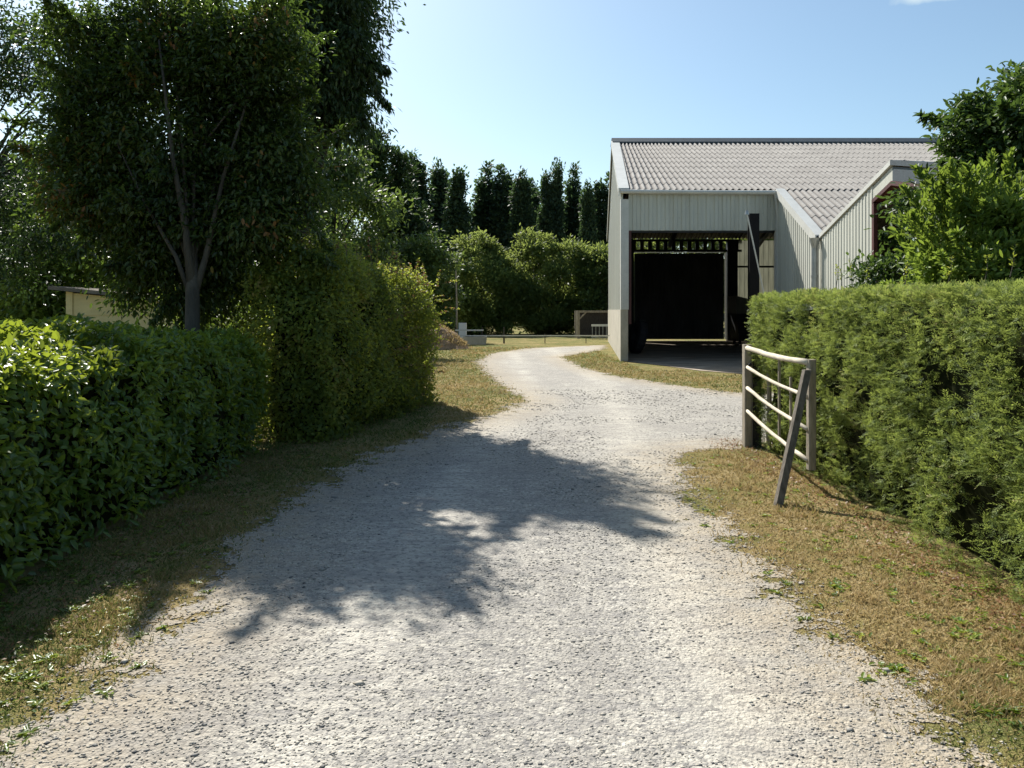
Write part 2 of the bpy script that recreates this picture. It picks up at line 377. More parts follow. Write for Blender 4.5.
def hedge_core(dim, inset, parent, seed=0):
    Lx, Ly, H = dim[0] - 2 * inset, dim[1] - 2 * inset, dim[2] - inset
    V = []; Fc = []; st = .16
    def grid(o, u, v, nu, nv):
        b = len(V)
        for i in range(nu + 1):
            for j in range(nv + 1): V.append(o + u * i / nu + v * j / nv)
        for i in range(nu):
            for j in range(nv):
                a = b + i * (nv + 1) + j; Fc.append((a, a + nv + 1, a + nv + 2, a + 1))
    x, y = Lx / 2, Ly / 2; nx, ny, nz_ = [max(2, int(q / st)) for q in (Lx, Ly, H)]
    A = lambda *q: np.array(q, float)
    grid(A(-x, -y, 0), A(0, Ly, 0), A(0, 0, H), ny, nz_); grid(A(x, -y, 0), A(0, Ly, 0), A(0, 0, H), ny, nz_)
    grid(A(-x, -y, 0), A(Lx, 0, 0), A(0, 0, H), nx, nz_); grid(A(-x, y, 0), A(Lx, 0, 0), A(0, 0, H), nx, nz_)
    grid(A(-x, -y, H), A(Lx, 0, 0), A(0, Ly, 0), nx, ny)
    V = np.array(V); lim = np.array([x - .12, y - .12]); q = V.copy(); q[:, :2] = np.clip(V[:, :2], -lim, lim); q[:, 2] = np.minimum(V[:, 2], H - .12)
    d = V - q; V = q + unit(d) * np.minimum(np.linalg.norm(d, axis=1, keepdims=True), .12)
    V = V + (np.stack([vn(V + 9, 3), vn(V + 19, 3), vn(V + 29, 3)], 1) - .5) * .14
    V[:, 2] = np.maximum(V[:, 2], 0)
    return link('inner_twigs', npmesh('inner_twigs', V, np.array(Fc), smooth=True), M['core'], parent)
def face_filter(P, D, keep):   # thin out samples
    k = keep(P, D); return P[k], D[k]

# ------------------------------------------------------------------ trees
def tree(name, label, cat, base, trunk_h, ells, nclump, nleaf, clump_r, ll, lw, mat, bark, trunk_r=.15, group=None,
         shape='quad', droop=.3, limbs=10, forks=None, spread=.55, shell=.5, flat_=.75, cut=None, twigs=0, tlen=.5):
    """ells: list of (centre, radii, weight) in coordinates relative to base"""
    t = thing(name, label, cat, base, 0, group)
    wts = np.array([e[2] for e in ells], float); wts /= wts.sum(); cs = []; cr = []
    for e, wt in zip(ells, wts):
        k = max(3, int(nclump * wt)); d = rdir(k); rad = rng.uniform(shell, 1, k) ** .6
        lump = .82 + .3 * vn(d * 3 + e[0][0], 1.3)
        c = np.array(e[0]) + d * rad[:, None] * lump[:, None] * np.array(e[1]); cs.append(c)
    C_ = np.concatenate(cs); k = len(C_); cr = clump_r * rng.uniform(.5, 1.35, k)
    cnt = np.maximum(6, (nleaf / k * (cr / cr.mean()) ** 2)).astype(int)
    idx = np.repeat(np.arange(k), cnt); n = len(idx)
    off = rng.normal(size=(n, 3)) * cr[idx][:, None] * spread; off[:, 2] *= flat_
    P = C_[idx] + off
    tw = []
    if twigs:
        en = rng.choice(len(ells), twigs, p=wts); dd = rdir(twigs); Pt = []; It = []
        for q in range(twigs):
            e = ells[en[q]]; c0 = np.array(e[0]); r0 = np.array(e[1]); a0 = c0 + dd[q] * r0 * .7; u0 = dd[q] + np.array([0, 0, .25 - droop * .6]); u0 /= np.linalg.norm(u0)
            L0 = tlen * rng.uniform(.7, 1.7) + .3 * np.linalg.norm(dd[q] * r0); a1 = a0 + u0 * L0; tw.append((a0, a1)); m_ = int(nleaf / k * .8)
            f = rng.random(m_) ** .7; Pt.append(a0 + (a1 - a0) * f[:, None] + rng.normal(size=(m_, 3)) * clump_r * .24 * (1.15 - f[:, None])); It.append(np.full(m_, q % k))
        P = np.concatenate([P] + Pt); idx = np.concatenate([idx] + It); n = len(P)
    if cut is not None: kk = cut(P); P = P[kk]; idx = idx[kk]; n = len(P)
    cen = np.array(ells[0][0]); outw = unit(P - C_[idx] + (C_[idx] - cen) * .25 / max(np.linalg.norm(ells[0][1]), .1))
    A = outw * .8 + rdir(n) * .9; A[:, 2] -= droop
    N = rdir(n) * .8 + np.array([0, 0, 1.0]) + outw * .4
    cl = rng.random(k) * .5
    o = leaves('crown', P, A, N, ll, lw, mat, t, shape, np.clip(cl[idx] + rng.random(n) * .55, 0, 1), .12)
    mb = MB(); tb = Vector((0, 0, -.05)); top = Vector(ells[0][0]); 
    fork = Vector((random.uniform(-.05, .05), random.uniform(-.05, .05), trunk_h))
    lead = [tb, Vector((0, 0, trunk_h * .5)), fork, fork.lerp(top, .5) + Vector((.1, 0, 0)), top]
    mb.tube(lead, [trunk_r * 1.25, trunk_r, trunk_r * .85, trunk_r * .5, trunk_r * .15], 10, jit=.12)
    mb.build('trunk', bark, t, True)
    lm = MB(); order = rng.permutation(k)[:limbs]
    for i in order:
        e = Vector(C_[i]); f0 = random.uniform(.0, .6)
        s0 = fork.lerp(top, f0) if e.z > trunk_h else Vector((0, 0, max(trunk_h * .7, .3)))
        mid_ = s0.lerp(e, .45) + Vector((0, 0, .12 * (e - s0).length))
        lm.tube([s0, mid_, e], [trunk_r * .3, trunk_r * .18, trunk_r * .05], 6, jit=.1)
    if forks:
        for path, r0 in forks: lm.tube([Vector(p) for p in path], [r0 * (1 - .8 * i / (len(path) - 1)) for i in range(len(path))], 8, jit=.1)
    for a0, a1 in tw: lm.tube([Vector(a0), Vector(a1)], [trunk_r * .09, trunk_r * .02], 5)
    if limbs or forks: lm.build('limbs', bark, t, True)
    return t
def dup(root, loc, rz, scale, label=None):
    r = root.copy(); COL.objects.link(r); r.location = loc; r.rotation_euler = (0, 0, rz); r.scale = scale
    if label: r['label'] = label
    for ch in list(root.children):
        c = ch.copy(); COL.objects.link(c); c.parent = r
    return r

def W(px, py, z=0.0):
    """ground point seen at a picture position (used only to take distances off the photograph)"""
    d = F * (CH - z) / (py - HZ); return ((px - 512) / F * d, d)

# ------------------------------------------------------------------ ground
gp = MB()
g = 700
xs = [-g, -60, -20, 0, 20, 60, g]; ys = [-60, -10, 10, 30, 60, 120, 900]
for i in range(6):
    for j in range(6):
        gp.poly([(xs[i], ys[j], 0), (xs[i + 1], ys[j], 0), (xs[i + 1], ys[j + 1], 0), (xs[i], ys[j + 1], 0)])
setp(gp.build('ground', M['grass']), kind='structure')

left = [(-60, 790), (10, 733), (70, 690), (140, 632), (200, 577), (250, 525), (310, 485), (380, 452), (440, 428), (500, 412), (522, 400), (500, 386), (484, 372), (476, 362), (492, 353), (530, 348), (606, 345)]
right = [(606, 349), (562, 357), (582, 367), (617, 376), (670, 384), (738, 393)]
right2 = [(742, 447), (692, 452), (683, 465), (697, 492), (740, 537), (800, 597), (880, 667), (960, 737), (1030, 800)]
PG = [(-1.9, -8)] + [W(*p) for p in left] + [W(*p) for p in right] + [(7.2, 15.9), (7.0, 9.9)] + [W(*p) for p in right2] + [(2.0, -8)]
PG = np.array(PG)
def sdf(P, poly=PG):
    d = np.full(len(P), 1e9); ins = np.zeros(len(P), bool)
    for i in range(len(poly)):
        a = poly[i]; b = poly[(i + 1) % len(poly)]; ab = b - a
        t = np.clip(((P - a) @ ab) / (ab @ ab), 0, 1); d = np.minimum(d, np.linalg.norm(P - a - t[:, None] * ab, axis=1))
        c = ((a[1] > P[:, 1]) != (b[1] > P[:, 1])) & (P[:, 0] < (b[0] - a[0]) * (P[:, 1] - a[1]) / (b[1] - a[1] + 1e-12) + a[0])
        ins ^= c
    return np.where(ins, d, -d)
st = .12; gx = np.arange(-4.4, 7.4, st); gy = np.concatenate([np.arange(-7, 16, st), np.arange(16, 40, .3)])
GX, GY = np.meshgrid(gx, gy); pts = np.stack([GX.ravel(), GY.ravel()], 1); sd_ = sdf(pts)
nxg = len(gx); ii, jj = np.meshgrid(np.arange(len(gy) - 1), np.arange(nxg - 1), indexing='ij'); a = (ii * nxg + jj).ravel()
fc = np.stack([a, a + 1, a + nxg + 1, a + nxg], 1); keep = (sd_[fc].max(1) > -.5); fc = fc[keep]
used, inv = np.unique(fc, return_inverse=True); fc = inv.reshape(fc.shape)
P2 = pts[used]; hz_ = .003 + .0015 * (vn(np.c_[P2 * 1.0, np.zeros(len(P2))], .7))
def track(P):
    cl = np.array([(.0, -8), (.05, 3), (.35, 8), (.8, 12), (1.25, 17), (1.1, 24), (.7, 33), (3.5, 40)]); best = np.full(len(P), 1e9)
    for a, b in zip(cl[:-1], cl[1:]):
        ab = b - a; t = np.clip(((P - a) @ ab) / (ab @ ab), 0, 1); best = np.minimum(best, np.linalg.norm(P - a - t[:, None] * ab, axis=1))
    return np.exp(-((best - .85) / .3) ** 2)
me = npmesh('gravel_drive', np.c_[P2, hz_], fc, smooth=True, vattr={'edge': sd_[used], 'track': track(P2)})
setp(link('gravel_drive', me, M['gravel']), kind='structure')

# loose stones on the drive
def stones():
    n = 52000; u = rng.random(n); d = 2.4 * (16 / 2.4) ** u; x = rng.uniform(-.72, .72, n) * d
    P = np.c_[x, d]; s_ = sdf(P); keep = (s_ > rng.uniform(-.25, .15, n)) & (vn(np.c_[P, 0 * x], 1.3) + .25 * rng.random(n) - .3 * track(P) > .45); P = P[keep]; n = len(P)
    sz = .0016 + .0065 * rng.random(n) ** 4 + .001 * P[:, 1]
    sz = np.where(rng.random(n) < .006, sz * 2.0, sz)
    octa = np.array([[1, 0, 0], [0, 1, 0], [-1, 0, 0], [0, -1, 0], [0, 0, .75], [0, 0, -.5]], float)
    V = octa[None] * (1 + .45 * (rng.random((n, 6, 3)) - .5)) * np.stack([sz * rng.uniform(.7, 1.3, n), sz * rng.uniform(.7, 1.3, n), sz * .5], 1)[:, None, :]
    an = rng.uniform(0, 6.28, n); c, s = np.cos(an)[:, None], np.sin(an)[:, None]
    X = V[:, :, 0] * c - V[:, :, 1] * s; Y = V[:, :, 0] * s + V[:, :, 1] * c; V = np.stack([X, Y, V[:, :, 2]], 2)
    V += np.c_[P, .004 + sz * .1][:, None, :]
    T = np.array([[0, 1, 4], [1, 2, 4], [2, 3, 4], [3, 0, 4], [1, 0, 5], [2, 1, 5], [3, 2, 5], [0, 3, 5]])
    Fc = (np.arange(n)[:, None, None] * 6 + T[None]).reshape(-1, 3)
    r = np.repeat(np.clip(rng.normal(.54, .28, n), 0, 1), 8)
    setp(link('loose_gravel', npmesh('loose_gravel', V.reshape(-1, 3), Fc, r), M['stones']),
         'loose pale crushed stones strewn over the drive', 'gravel', kind='stuff')
stones()

# short grass on the verges
def blades():
    n = 420000; u = rng.random(n); d = 2.4 * (34 / 2.4) ** u; x = rng.uniform(-.72, .72, n) * d
    P = np.c_[x, d]; s_ = sdf(P)
    nz1 = vn(np.c_[P, 0 * x], 1.1); nz2 = vn(np.c_[P, 0 * x + 5], 5)
    keep = (s_ < rng.normal(.0, .16, n) - .1 * nz2) & (nz1 * .5 + nz2 * .5 + .5 * rng.random(n) > .52)
    keep &= ~((x > 2.95) & (d < 9.3)) & ~((x < -3.0) & (d < 13)) & ~((d > 21) & (x > 3.6))
    keep &= ~((x > 3.5) & (d > 19.6) & (x > 3.5 + (25 - d) * .3))
    P = P[keep]; n = len(P); x, d = P[:, 0], P[:, 1]
    nz1 = nz1[keep]; nz2 = nz2[keep]
    h = (.008 + .014 * rng.random(n) ** 1.5 + .014 * (nz2 > .68)) * (1 + d * .045); wd = (.0016 + .00075 * d) 
    an = rng.uniform(0, 6.28, n); lean = rng.normal(size=(n, 2)) * h[:, None] * .75
    bx = np.cos(an) * wd; by = np.sin(an) * wd; z0 = np.full(n, .001)
    V = np.stack([np.c_[x - bx, d - by, z0], np.c_[x + bx, d + by, z0], np.c_[x + lean[:, 0], d + lean[:, 1], h]], 1).reshape(-1, 3)
    Fc = np.arange(3 * n).reshape(-1, 3)
    green = .12 + .95 * (nz1 * .6 + nz2 * .4) + rng.normal(0, .17, n) - np.where(d > 11, .14, 0)
    green -= np.where((x < -1.2) & (d < 13), .34, 0)
    setp(link('verge_grass', npmesh('verge_grass', V, Fc, np.clip(green, 0, 1)), M['blade']),
         'short half dried grass on both verges of the drive', 'grass', kind='stuff')
    # broad-leaved weeds, low rosettes
    m = 420; q = P[rng.integers(0, n, m * 3)]; sd2 = sdf(q); q = q[(sd2 > -1.3) & (q[:, 1] < 9)][:m]; Pl = []; Al = []
    for c in q:
        for j in range(rng.integers(5, 12)):
            a_ = rng.uniform(0, 6.28); Pl.append((c[0] + rng.normal() * .012, c[1] + rng.normal() * .012, .006)); Al.append((math.cos(a_), math.sin(a_), rng.uniform(.1, .6)))
    Pl = np.array(Pl); Al = np.array(Al)
    o = leaves('verge_weeds', Pl, Al, np.tile([0, 0, 1.0], (len(Pl), 1)), .036, .015, M['leaf_laurel'], None)
    setp(o, 'small green broad leaved weeds scattered over the dry verges', 'weeds', kind='stuff')
blades()

# dead leaves and straw litter under the hedges
def litter():
    n = 5000; side = rng.random(n) < .6
    x = np.where(side, rng.normal(2.72, .16, n), rng.normal(-2.6, .25, n)); d = 2.8 + rng.random(n) ** 1.2 * 7
    P = np.c_[x, d, np.full(n, .012) + rng.random(n) * .012]; A = rdir(n); A[:, 2] *= .25
    N = rdir(n) * .5 + np.array([0, 0, 1.])
    o = leaves('leaf_litter', P, A, N, .028, .014, M['leaf_red'], None, 'quad'); setp(o, 'dry brown leaf litter along the foot of the hedges', 'leaf litter', kind='stuff')
litter()

# ------------------------------------------------------------------ barn
FD = 24.7; BD = 41.0; SK = .1
def bx_(x0, d): return x0 + SK * (d - FD)
barn = thing('barn', 'pale sheet clad barn with corrugated roof and tall open bay', 'barn', (3.53, FD, 0))
BO = Vector(barn.location)
def bput(o): 
    o.parent = barn; o.location = -BO; return o
def clad_line(mb, p0, p1, z0f, z1f, pitch=.2, depth=.03, thick=.02):
    """ribbed vertical sheet from plan point p0 to p1, heights given as functions of t; closed solid"""
    p0 = Vector(p0); p1 = Vector(p1); L_ = (p1 - p0).length; u = (p1 - p0) / L_; nrm = Vector((u.y, -u.x))
    k = max(1, int(L_ / pitch)); prof = []
    for i in range(k):
        for f, o in ((0, 0), (.42, 0), (.52, depth), (.9, depth)): prof.append(((i + f) / k, o))
    prof.append((1, 0)); b = len(mb.v)
    for t, o in prof:
        q = p0 + u * L_ * t
        for s_, dd in ((0, o), (1, o - thick)):
            r = q + nrm * dd
            mb.v.append((r.x, r.y, z0f(t))); mb.v.append((r.x, r.y, z1f(t)))
    for i in range(len(prof) - 1):
        a = b + i * 4; c = a + 4
        mb.f += [(a, c, c + 1, a + 1), (a + 2, a + 3, c + 3, c + 2), (a, a + 2, c + 2, c), (a + 1, c + 1, c + 3, a + 3)]
    mb.f += [(b, b + 1, b + 3, b + 2)]; e = b + (len(prof) - 1) * 4; mb.f += [(e, e + 2, e + 3, e + 1)]
XL, XR = 3.53, 8.5; EZ = 5.45; RZ_ = 8.72; RD = 32.7; VD = 20.2; VZ = 3.5; XE = 26.0
slope = (RZ_ - EZ) / (RD - FD)
def rz_front(d): return EZ + (d - FD) * slope if d >= FD else EZ - (FD - d) * (EZ - VZ) / (FD - VD)
# left gable wall
lx = lambda d, o=0: bx_(XL + o, d)
def gable_top(d):
    return rz_front(d) - .06 if d <= RD else EZ + (BD - d) * (RZ_ - EZ) / (BD - RD) - .06
mb = MB(); nS = 12
for k in range(2):
    a_, b_ = ((FD, RD), (RD, BD))[k]
    clad_line(mb, (lx(b_), b_), (lx(a_), a_), lambda t: 1.66, lambda t, a_=a_, b_=b_: gable_top(b_ + (a_ - b_) * t), .33, .035, .03)
bput(mb.build('side_cladding', M['cladding']))
mb = MB(); mb.prism([(lx(FD, -.05), FD - .02, -.1), (lx(FD, .19), FD - .02, -.1), (lx(BD, .19), BD, -.1), (lx(BD, -.05), BD, -.1)], (0, 0, 1.76))
bput(mb.build('concrete_base_wall', M['concrete']))
mb = MB(); mb.box((3.485, FD - .05, 1.663), (3.736, FD + .12, 5.2)); bput(mb.build('corner_trim', M['trim']))
mb = MB(); mb.box((3.735, FD + .02, 1.2), (3.83, FD + .25, 4.2)); mb.box((3.735, FD + .02, 4.2), (3.83, FD + .25, 5.2)); bput(mb.build('steel_column', M['red']))
# front lintel sheeting
mb = MB(); clad_line(mb, (3.74, FD), (8.46, FD), lambda t: 4.2, lambda t: EZ - .05, .25, .035, .03)
bput(mb.build('front_cladding', M['cladding']))
mb = MB(); mb.box((3.74, FD + .04, 4.14), (8.46, FD + .2, 4.32)); bput(mb.build('lintel_beam', M['dark_steel']))
# catslide side wall, facing the drive
mb = MB(); clad_line(mb, (bx_(XR, FD), FD + .0), (bx_(XR, VD), VD), lambda t: 0.0, lambda t: rz_front(FD + (VD - FD) * t) - .05, .2, .015, .02)
bput(mb.build('return_wall', M['cladding']))
mb = MB(); mb.box((8.44, FD - .04, 0), (8.56, FD + .1, 5.3)); bput(mb.build('corner_trim', M['trim']))
# right inner wall and far end wall
mb = MB(); clad_line(mb, (bx_(12.8, BD), BD), (bx_(12.8, FD + .2), FD + .2), lambda t: 0, lambda t: 5.4, .4, .03, .03)
bput(mb.build('partition_wall', M['inner']))
mb = MB(); clad_line(mb, (XE, VD), (XE, FD), lambda t: 0, lambda t: rz_front(VD + (FD - VD) * t) - .05); clad_line(mb, (XE, FD), (XE, RD), lambda t: 0, lambda t: rz_front(FD + (RD - FD) * t) - .05, .5); clad_line(mb, (XE, RD), (XE, BD), lambda t: 0, lambda t: gable_top(RD + (BD - RD) * t), .5)
bput(mb.build('far_gable_wall', M['cladding']))
# back wall with gaps above the door
DX0, DX1, DZ = 6.5, 11.4, 4.72
mb = MB()
clad_line(mb, (lx(BD) + .2, BD), (DX0 - .06, BD), lambda t: 0, lambda t: 5.35, .3)
clad_line(mb, (14.3, BD), (XE, BD), lambda t: 2.1, lambda t: 5.35, .3)
clad_line(mb, (12.0, BD - .01), (XE, BD - .01), lambda t: 0, lambda t: 2.1, .3)
bput(mb.build('back_wall', M['inner']))
mb = MB(); clad_line(mb, (12.0, BD), (14.29, BD), lambda t: 2.11, lambda t: 5.35, .25); bput(mb.build('translucent_panel', M['glow_sheet']))
mb = MB(); mb.box((11.3, BD - .06, .1), (11.38, BD - .05, 4.7)); mb.box((DX0, BD - .06, DZ - .03), (11.25, BD - .05, DZ + .012)); bput(mb.build('daylight_gap_strip', M['strip_sheet']))  # added translucent strips, lit from behind, standing in for daylight gaps
for z in (2.14, 3.9):
    mb = MB(); mb.box((12.0, BD - .16, z), (14.3, BD - .07, z + .1)); bput(mb.build('wall_rail', M['dark_steel']))
mb = MB(); x = DX0 - .1
while x < 12.0:
    mb.box((x, BD - .02, DZ + .1), (x + .2, BD + .02, 5.4)); x += .42
mb.box((lx(BD), BD + .03, 5.3), (12.2, BD + .1, 5.42)); mb.box((DX0 - .3, BD - .12, DZ + .02), (12.2, BD - .05, DZ + .14))
bput(mb.build('ventilation_slats', M['dark_steel']))
dr = MB()
for k in range(2):
    xa = DX0 + k * 2.37; clad_line(dr, (xa, BD - .1), (xa + 2.37, BD - .1), lambda t: .1, lambda t: DZ - .07, .2, .025, .03)
for z in (.12, 2.4, DZ - .2): dr.box((DX0, BD - .2, z), (DX0 + 4.74, BD - .15, z + .1))
dr = bput(dr.build('sliding_door', M['door']))
mb = MB(); mb.box((11.42, BD - .25, 0), (11.95, BD + .1, 5.35)); bput(mb.build('door_post', M['dark_steel']))
mb = MB(); mb.box((DX0 - .25, BD - .2, 0), (DX0 - .04, BD + .0, 5.3)); bput(mb.build('door_post', M['dark_steel']))
# purlins and rafters seen inside
mb = MB()
for d in (27, 31, 35, 39):
    z = gable_top(d) - .2; mb.box((bx_(3.7, d), d - .06, z - .16), (XE - .2, d + .06, z))
for x0 in (8.3, 13, 18):
    mb.prism([(x0, FD, EZ - .5), (x0, FD, EZ - .25), (x0, RD, RZ_ - .25), (x0, BD, EZ - .25), (x0, BD, EZ - .5), (x0, RD, RZ_ - .6)], (.16, 0, 0))
    (mb.box((x0, 33, 0), (x0 + .2, 33.2, 8)) if x0 > 12 else None)
bput(mb.build('roof_frame', M['dark_steel']))
# corrugated roof, lapped sheets
def corrugated(mb, xa, xb, d0, z0, d1, z1, skew=True, row=.92, per=.2, amp=.036, step=.016, yx=False):
    """sheet from the low edge (d0,z0) to the high edge (d1,z1); xa,xb left and right edge at d=FD"""
    Ls = math.hypot(d1 - d0, z1 - z0); rows = max(1, round(Ls / row)); nrm = Vector((0, -(z1 - z0), (d1 - d0))) / Ls
    if nrm.z < 0: nrm = -nrm
    seg = 8; nx = int((xb - xa) / per * seg)
    for r in range(rows):
        b = len(mb.v); t0, t1 = r / rows, (r + 1) / rows + .008
        for t, lift in ((t0, step), (t1, 0)):
            for side in (0, -.006):
                for i in range(nx + 1):
                    x = xa + (xb - xa) * i / nx; d = d0 + (d1 - d0) * t; z = z0 + (z1 - z0) * t
                    o = amp * math.cos(2 * math.pi * (x - xa) / per) + lift + side
                    xx = x + (SK * (d - FD) * max(0, 1 - (x - xa) / 3.0) if skew else 0)
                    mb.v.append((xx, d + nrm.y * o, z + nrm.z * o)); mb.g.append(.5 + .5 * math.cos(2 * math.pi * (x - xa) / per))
        N_ = nx + 1
        for i in range(nx):
            a = b + i
            mb.f += [(a, a + 1, a + 2 * N_ + 1, a + 2 * N_), (a + N_, a + 3 * N_, a + 3 * N_ + 1, a + N_ + 1), (a, a + N_, a + N_ + 1, a + 1), (a + 2 * N_, a + 2 * N_ + 1, a + 3 * N_ + 1, a + 3 * N_)]
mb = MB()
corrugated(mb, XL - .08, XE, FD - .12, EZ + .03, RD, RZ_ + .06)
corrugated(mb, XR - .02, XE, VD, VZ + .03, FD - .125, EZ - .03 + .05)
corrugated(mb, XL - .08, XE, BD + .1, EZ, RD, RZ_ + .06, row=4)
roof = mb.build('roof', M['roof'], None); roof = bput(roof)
mb = MB(); x0 = bx_(XL - .1, RD)
mb.prism([(x0, RD - .38, RZ_ - .06), (x0, RD, RZ_ + .16), (x0, RD + .38, RZ_ - .06), (x0, RD + .38, RZ_ + .0), (x0, RD, RZ_ + .24), (x0, RD - .38, RZ_ + .0)], (XE - x0 + .1, 0, 0))
o = mb.build('ridge_cap', M['ridge'], roof)
def verge(mb, x_of, d0, z0, d1, z1, wdt=.28, up=.09):
    a = [(x_of(d0) - .06, d0, z0 - .16), (x_of(d0) - .06, d0, z0 + up), (x_of(d0) + wdt, d0, z0 + up), (x_of(d0) + wdt, d0, z0 + .05), (x_of(d0) - .03, d0, z0 + .05), (x_of(d0) - .03, d0, z0 - .16)]
    mb.prism(a, (x_of(d1) - x_of(d0), d1 - d0, z1 - z0))
mb = MB(); verge(mb, lambda d: bx_(XL - .06, d), FD - .16, EZ, RD, RZ_ + .03); verge(mb, lambda d: bx_(XL - .06, d), BD + .1, EZ, RD, RZ_ + .03)
verge(mb, lambda d: bx_(XR - .02, d), VD + .05, VZ + .04, FD - .16, EZ - .02, .22)
mb.build('verge_trim', M['trim'], roof)
mb = MB(); mb.tube([(3.45, FD - .2, EZ - .03), (8.45, FD - .2, EZ - .06)], .065, 8); mb.build('gutter', M['trim'], roof)
mb = MB(); mb.tube([(8.38, FD - .2, EZ - .1), (8.42, FD - .17, EZ - .3), (8.5, FD - .1, EZ - .85), (8.5, FD - .12, 0)], .05, 8); bput(mb.build('downpipe', M['trim']))
vx = bx_(XR, VD)
mb = MB(); mb.tube([(vx - .17, VD - .16, VZ + .02), (vx - .17, VD - .16, VZ - .25)], [.14, .075], 10); mb.tube([(vx - .17, VD - .16, VZ - .25), (vx - .17, VD - .16, 0)], .085, 10)
mb.tube([(vx - .17, VD - .16, 2.5), (vx - .17, VD - .16, 2.56)], .098, 10)
o = mb.build('downpipe', M['zinc']); o['label'] = 'thick zinc downpipe below the valley gutter'; bput(o)
# floor slab and apron
ap = [W(624, 361.5), W(660, 365.5), W(700, 371), W(746, 374.5)]
mb = MB(); fl = [(p[0], p[1], .012) for p in ap] + [(vx - .05, 19.6, .012), (bx_(XR, FD) - .03, FD, .012), (bx_(12.8, FD), FD + .1, .012), (bx_(12.8, BD) - .05, BD - .03, .012), (lx(BD, .22), BD - .03, .012), (lx(FD, .22), FD, .012)]
mb.poly(fl); setp(mb.build('concrete_yard', M['floor']), kind='structure')

# objects in the barn
t = thing('tyre', 'large black tyre leaning inside the barn beside the concrete wall', 'tyre', (4.75, 29.0, .66))
t.rotation_euler = (0, R(12), R(8))
def ring(rad_out, rad_in, wd, sides=36, tread=0):
    mb = MB(); prof = [(rad_in, -wd * .45), (rad_out * .86, -wd * .5), (rad_out * .97, -wd * .38), (rad_out, 0), (rad_out * .97, wd * .38), (rad_out * .86, wd * .5), (rad_in, wd * .45)]
    k = len(prof)
    for i in range(sides):
        a_ = 2 * math.pi * i / sides
        for j, (r, x) in enumerate(prof):
            rr = r + (tread if (i % 2 and 1 < j < k - 2) else 0); mb.v.append((x, rr * math.cos(a_), rr * math.sin(a_)))
    for i in range(sides):
        for j in range(k):
            a1 = i * k + j; a2 = i * k + (j + 1) % k; b1 = ((i + 1) % sides) * k + j; b2 = ((i + 1) % sides) * k + (j + 1) % k
            mb.f.append((a1, b1, b2, a2))
    return mb
ring(.66, .36, .34, 40, .02).build('tyre_casing', M['rubber'], t, False)
ring(.37, .3, .3, 24).build('rim', M['dark_steel'], t)
# tipping skip beside the door
t = thing('metal_skip', 'dark metal skip with a pale sloping lid right of the barn door', 'skip', (11.3, 36.5, 0), 0)
t.scale = (.7, .9, .95)
mb = MB(); mb.prism([(-.75, 0, .25), (.75, 0, .25), (.95, 0, 1.55), (-.95, 0, 1.55)], (0, 1.6, 0)); mb.build('body', M['dark_steel'], t)
mb = MB(); mb.prism([(-.98, -.05, 1.56), (.98, -.05, 1.56), (-.2, -.05, 2.3), (-.98, -.05, 2.45)], (0, 1.7, 0)); mb.build('lid', M['inner'], t)
for x in (-.6, .6):
    for y in (.3, 1.3):
        mb = MB(); mb.tube([(x - .05, y, .13), (x + .05, y, .13)], .13, 12); mb.build('wheel', M['rubber'], t)
# dark column with a leaning pole, in front of the bay
cx, cdp = W(753.5, 0) if False else ((753.5 - 512) / F * 22.0, 22.0)
t = thing('steel_post', 'tall dark steel post standing in front of the open bay', 'post', (cx, cdp, 0))
mb = MB(); mb.box((-.14, -.09, 0), (.14, -.06, 4.4)); mb.box((-.14, .06, 0), (.14, .09, 4.4)); mb.box((-.02, -.06, 0), (.02, .06, 4.39)); mb.build('column', M['black_steel'], t)
mb = MB(); mb.box((-.2, -.2, 0), (.2, .2, .03)); mb.build('base_plate', M['dark_steel'], t)
p0 = Vector(((747.0 - 512) / F * 21.7, 21.7, CH + 96 / F * 21.7)); p1 = Vector(((780 - 512) / F * 21.7, 21.7, 0.0)); 
t = thing('leaning_pole', 'thin white pole leaning diagonally against the tall dark post', 'pole', p1)
mb = MB(); mb.tube([(0, 0, 0), p0 - p1], .022, 8); mb.build('shaft', M['trim'], t)
mb = MB(); q = p0 - p1; mb.tube([q + Vector((0, 0, -.02)), q + Vector((0, 0, .1))], [.06, .035], 10); mb.build('cap', M['zinc'], t)

# ------------------------------------------------------------------ second building (lower gabled shed in front of the barn)
shed = thing('farm_shed', 'lower grey clad shed with a dark red framed side opening behind the right hedge', 'shed', (8.05, 20.1, 0))
SO = Vector(shed.location)
def sput(o): o.parent = shed; o.location = -SO; return o
WR, WZ, WF = 15.3, 4.55, 10.4
def wz(d): return VZ + (VD - d) * (WZ - VZ) / (VD - WR) if d >= WR else WZ - (WR - d) * (WZ - VZ) / (WR - WF)
wx = lambda d, o=0: bx_(XR + o, d)
JD = 16.35
mb = MB(); clad_line(mb, (wx(VD - .02), VD - .02), (wx(JD), JD), lambda t: 0, lambda t: wz(VD + (JD - VD) * t) - .04, .2, .015, .02)
sput(mb.build('side_cladding', M['cladding']))
mb = MB(); clad_line(mb, (wx(11.4), 11.4), (wx(WF), WF), lambda t: 0, lambda t: wz(11.4 + (WF - 11.4) * t) - .04, .25, .03, .03)
sput(mb.build('side_cladding', M['cladding']))
def strip(mb, d0, d1, zt, zb, th=.05, off=0.0):
    mb.prism([(wx(d0, off), d0, zb(d0)), (wx(d1, off), d1, zb(d1)), (wx(d1, off), d1, zt(d1)), (wx(d0, off), d0, zt(d0))], (th, 0, 0))
mb = MB(); strip(mb, JD - .001, WR, lambda d: wz(d) - .05, lambda d: wz(d) - .33)
sput(mb.build('fascia_panel', M['cladding']))
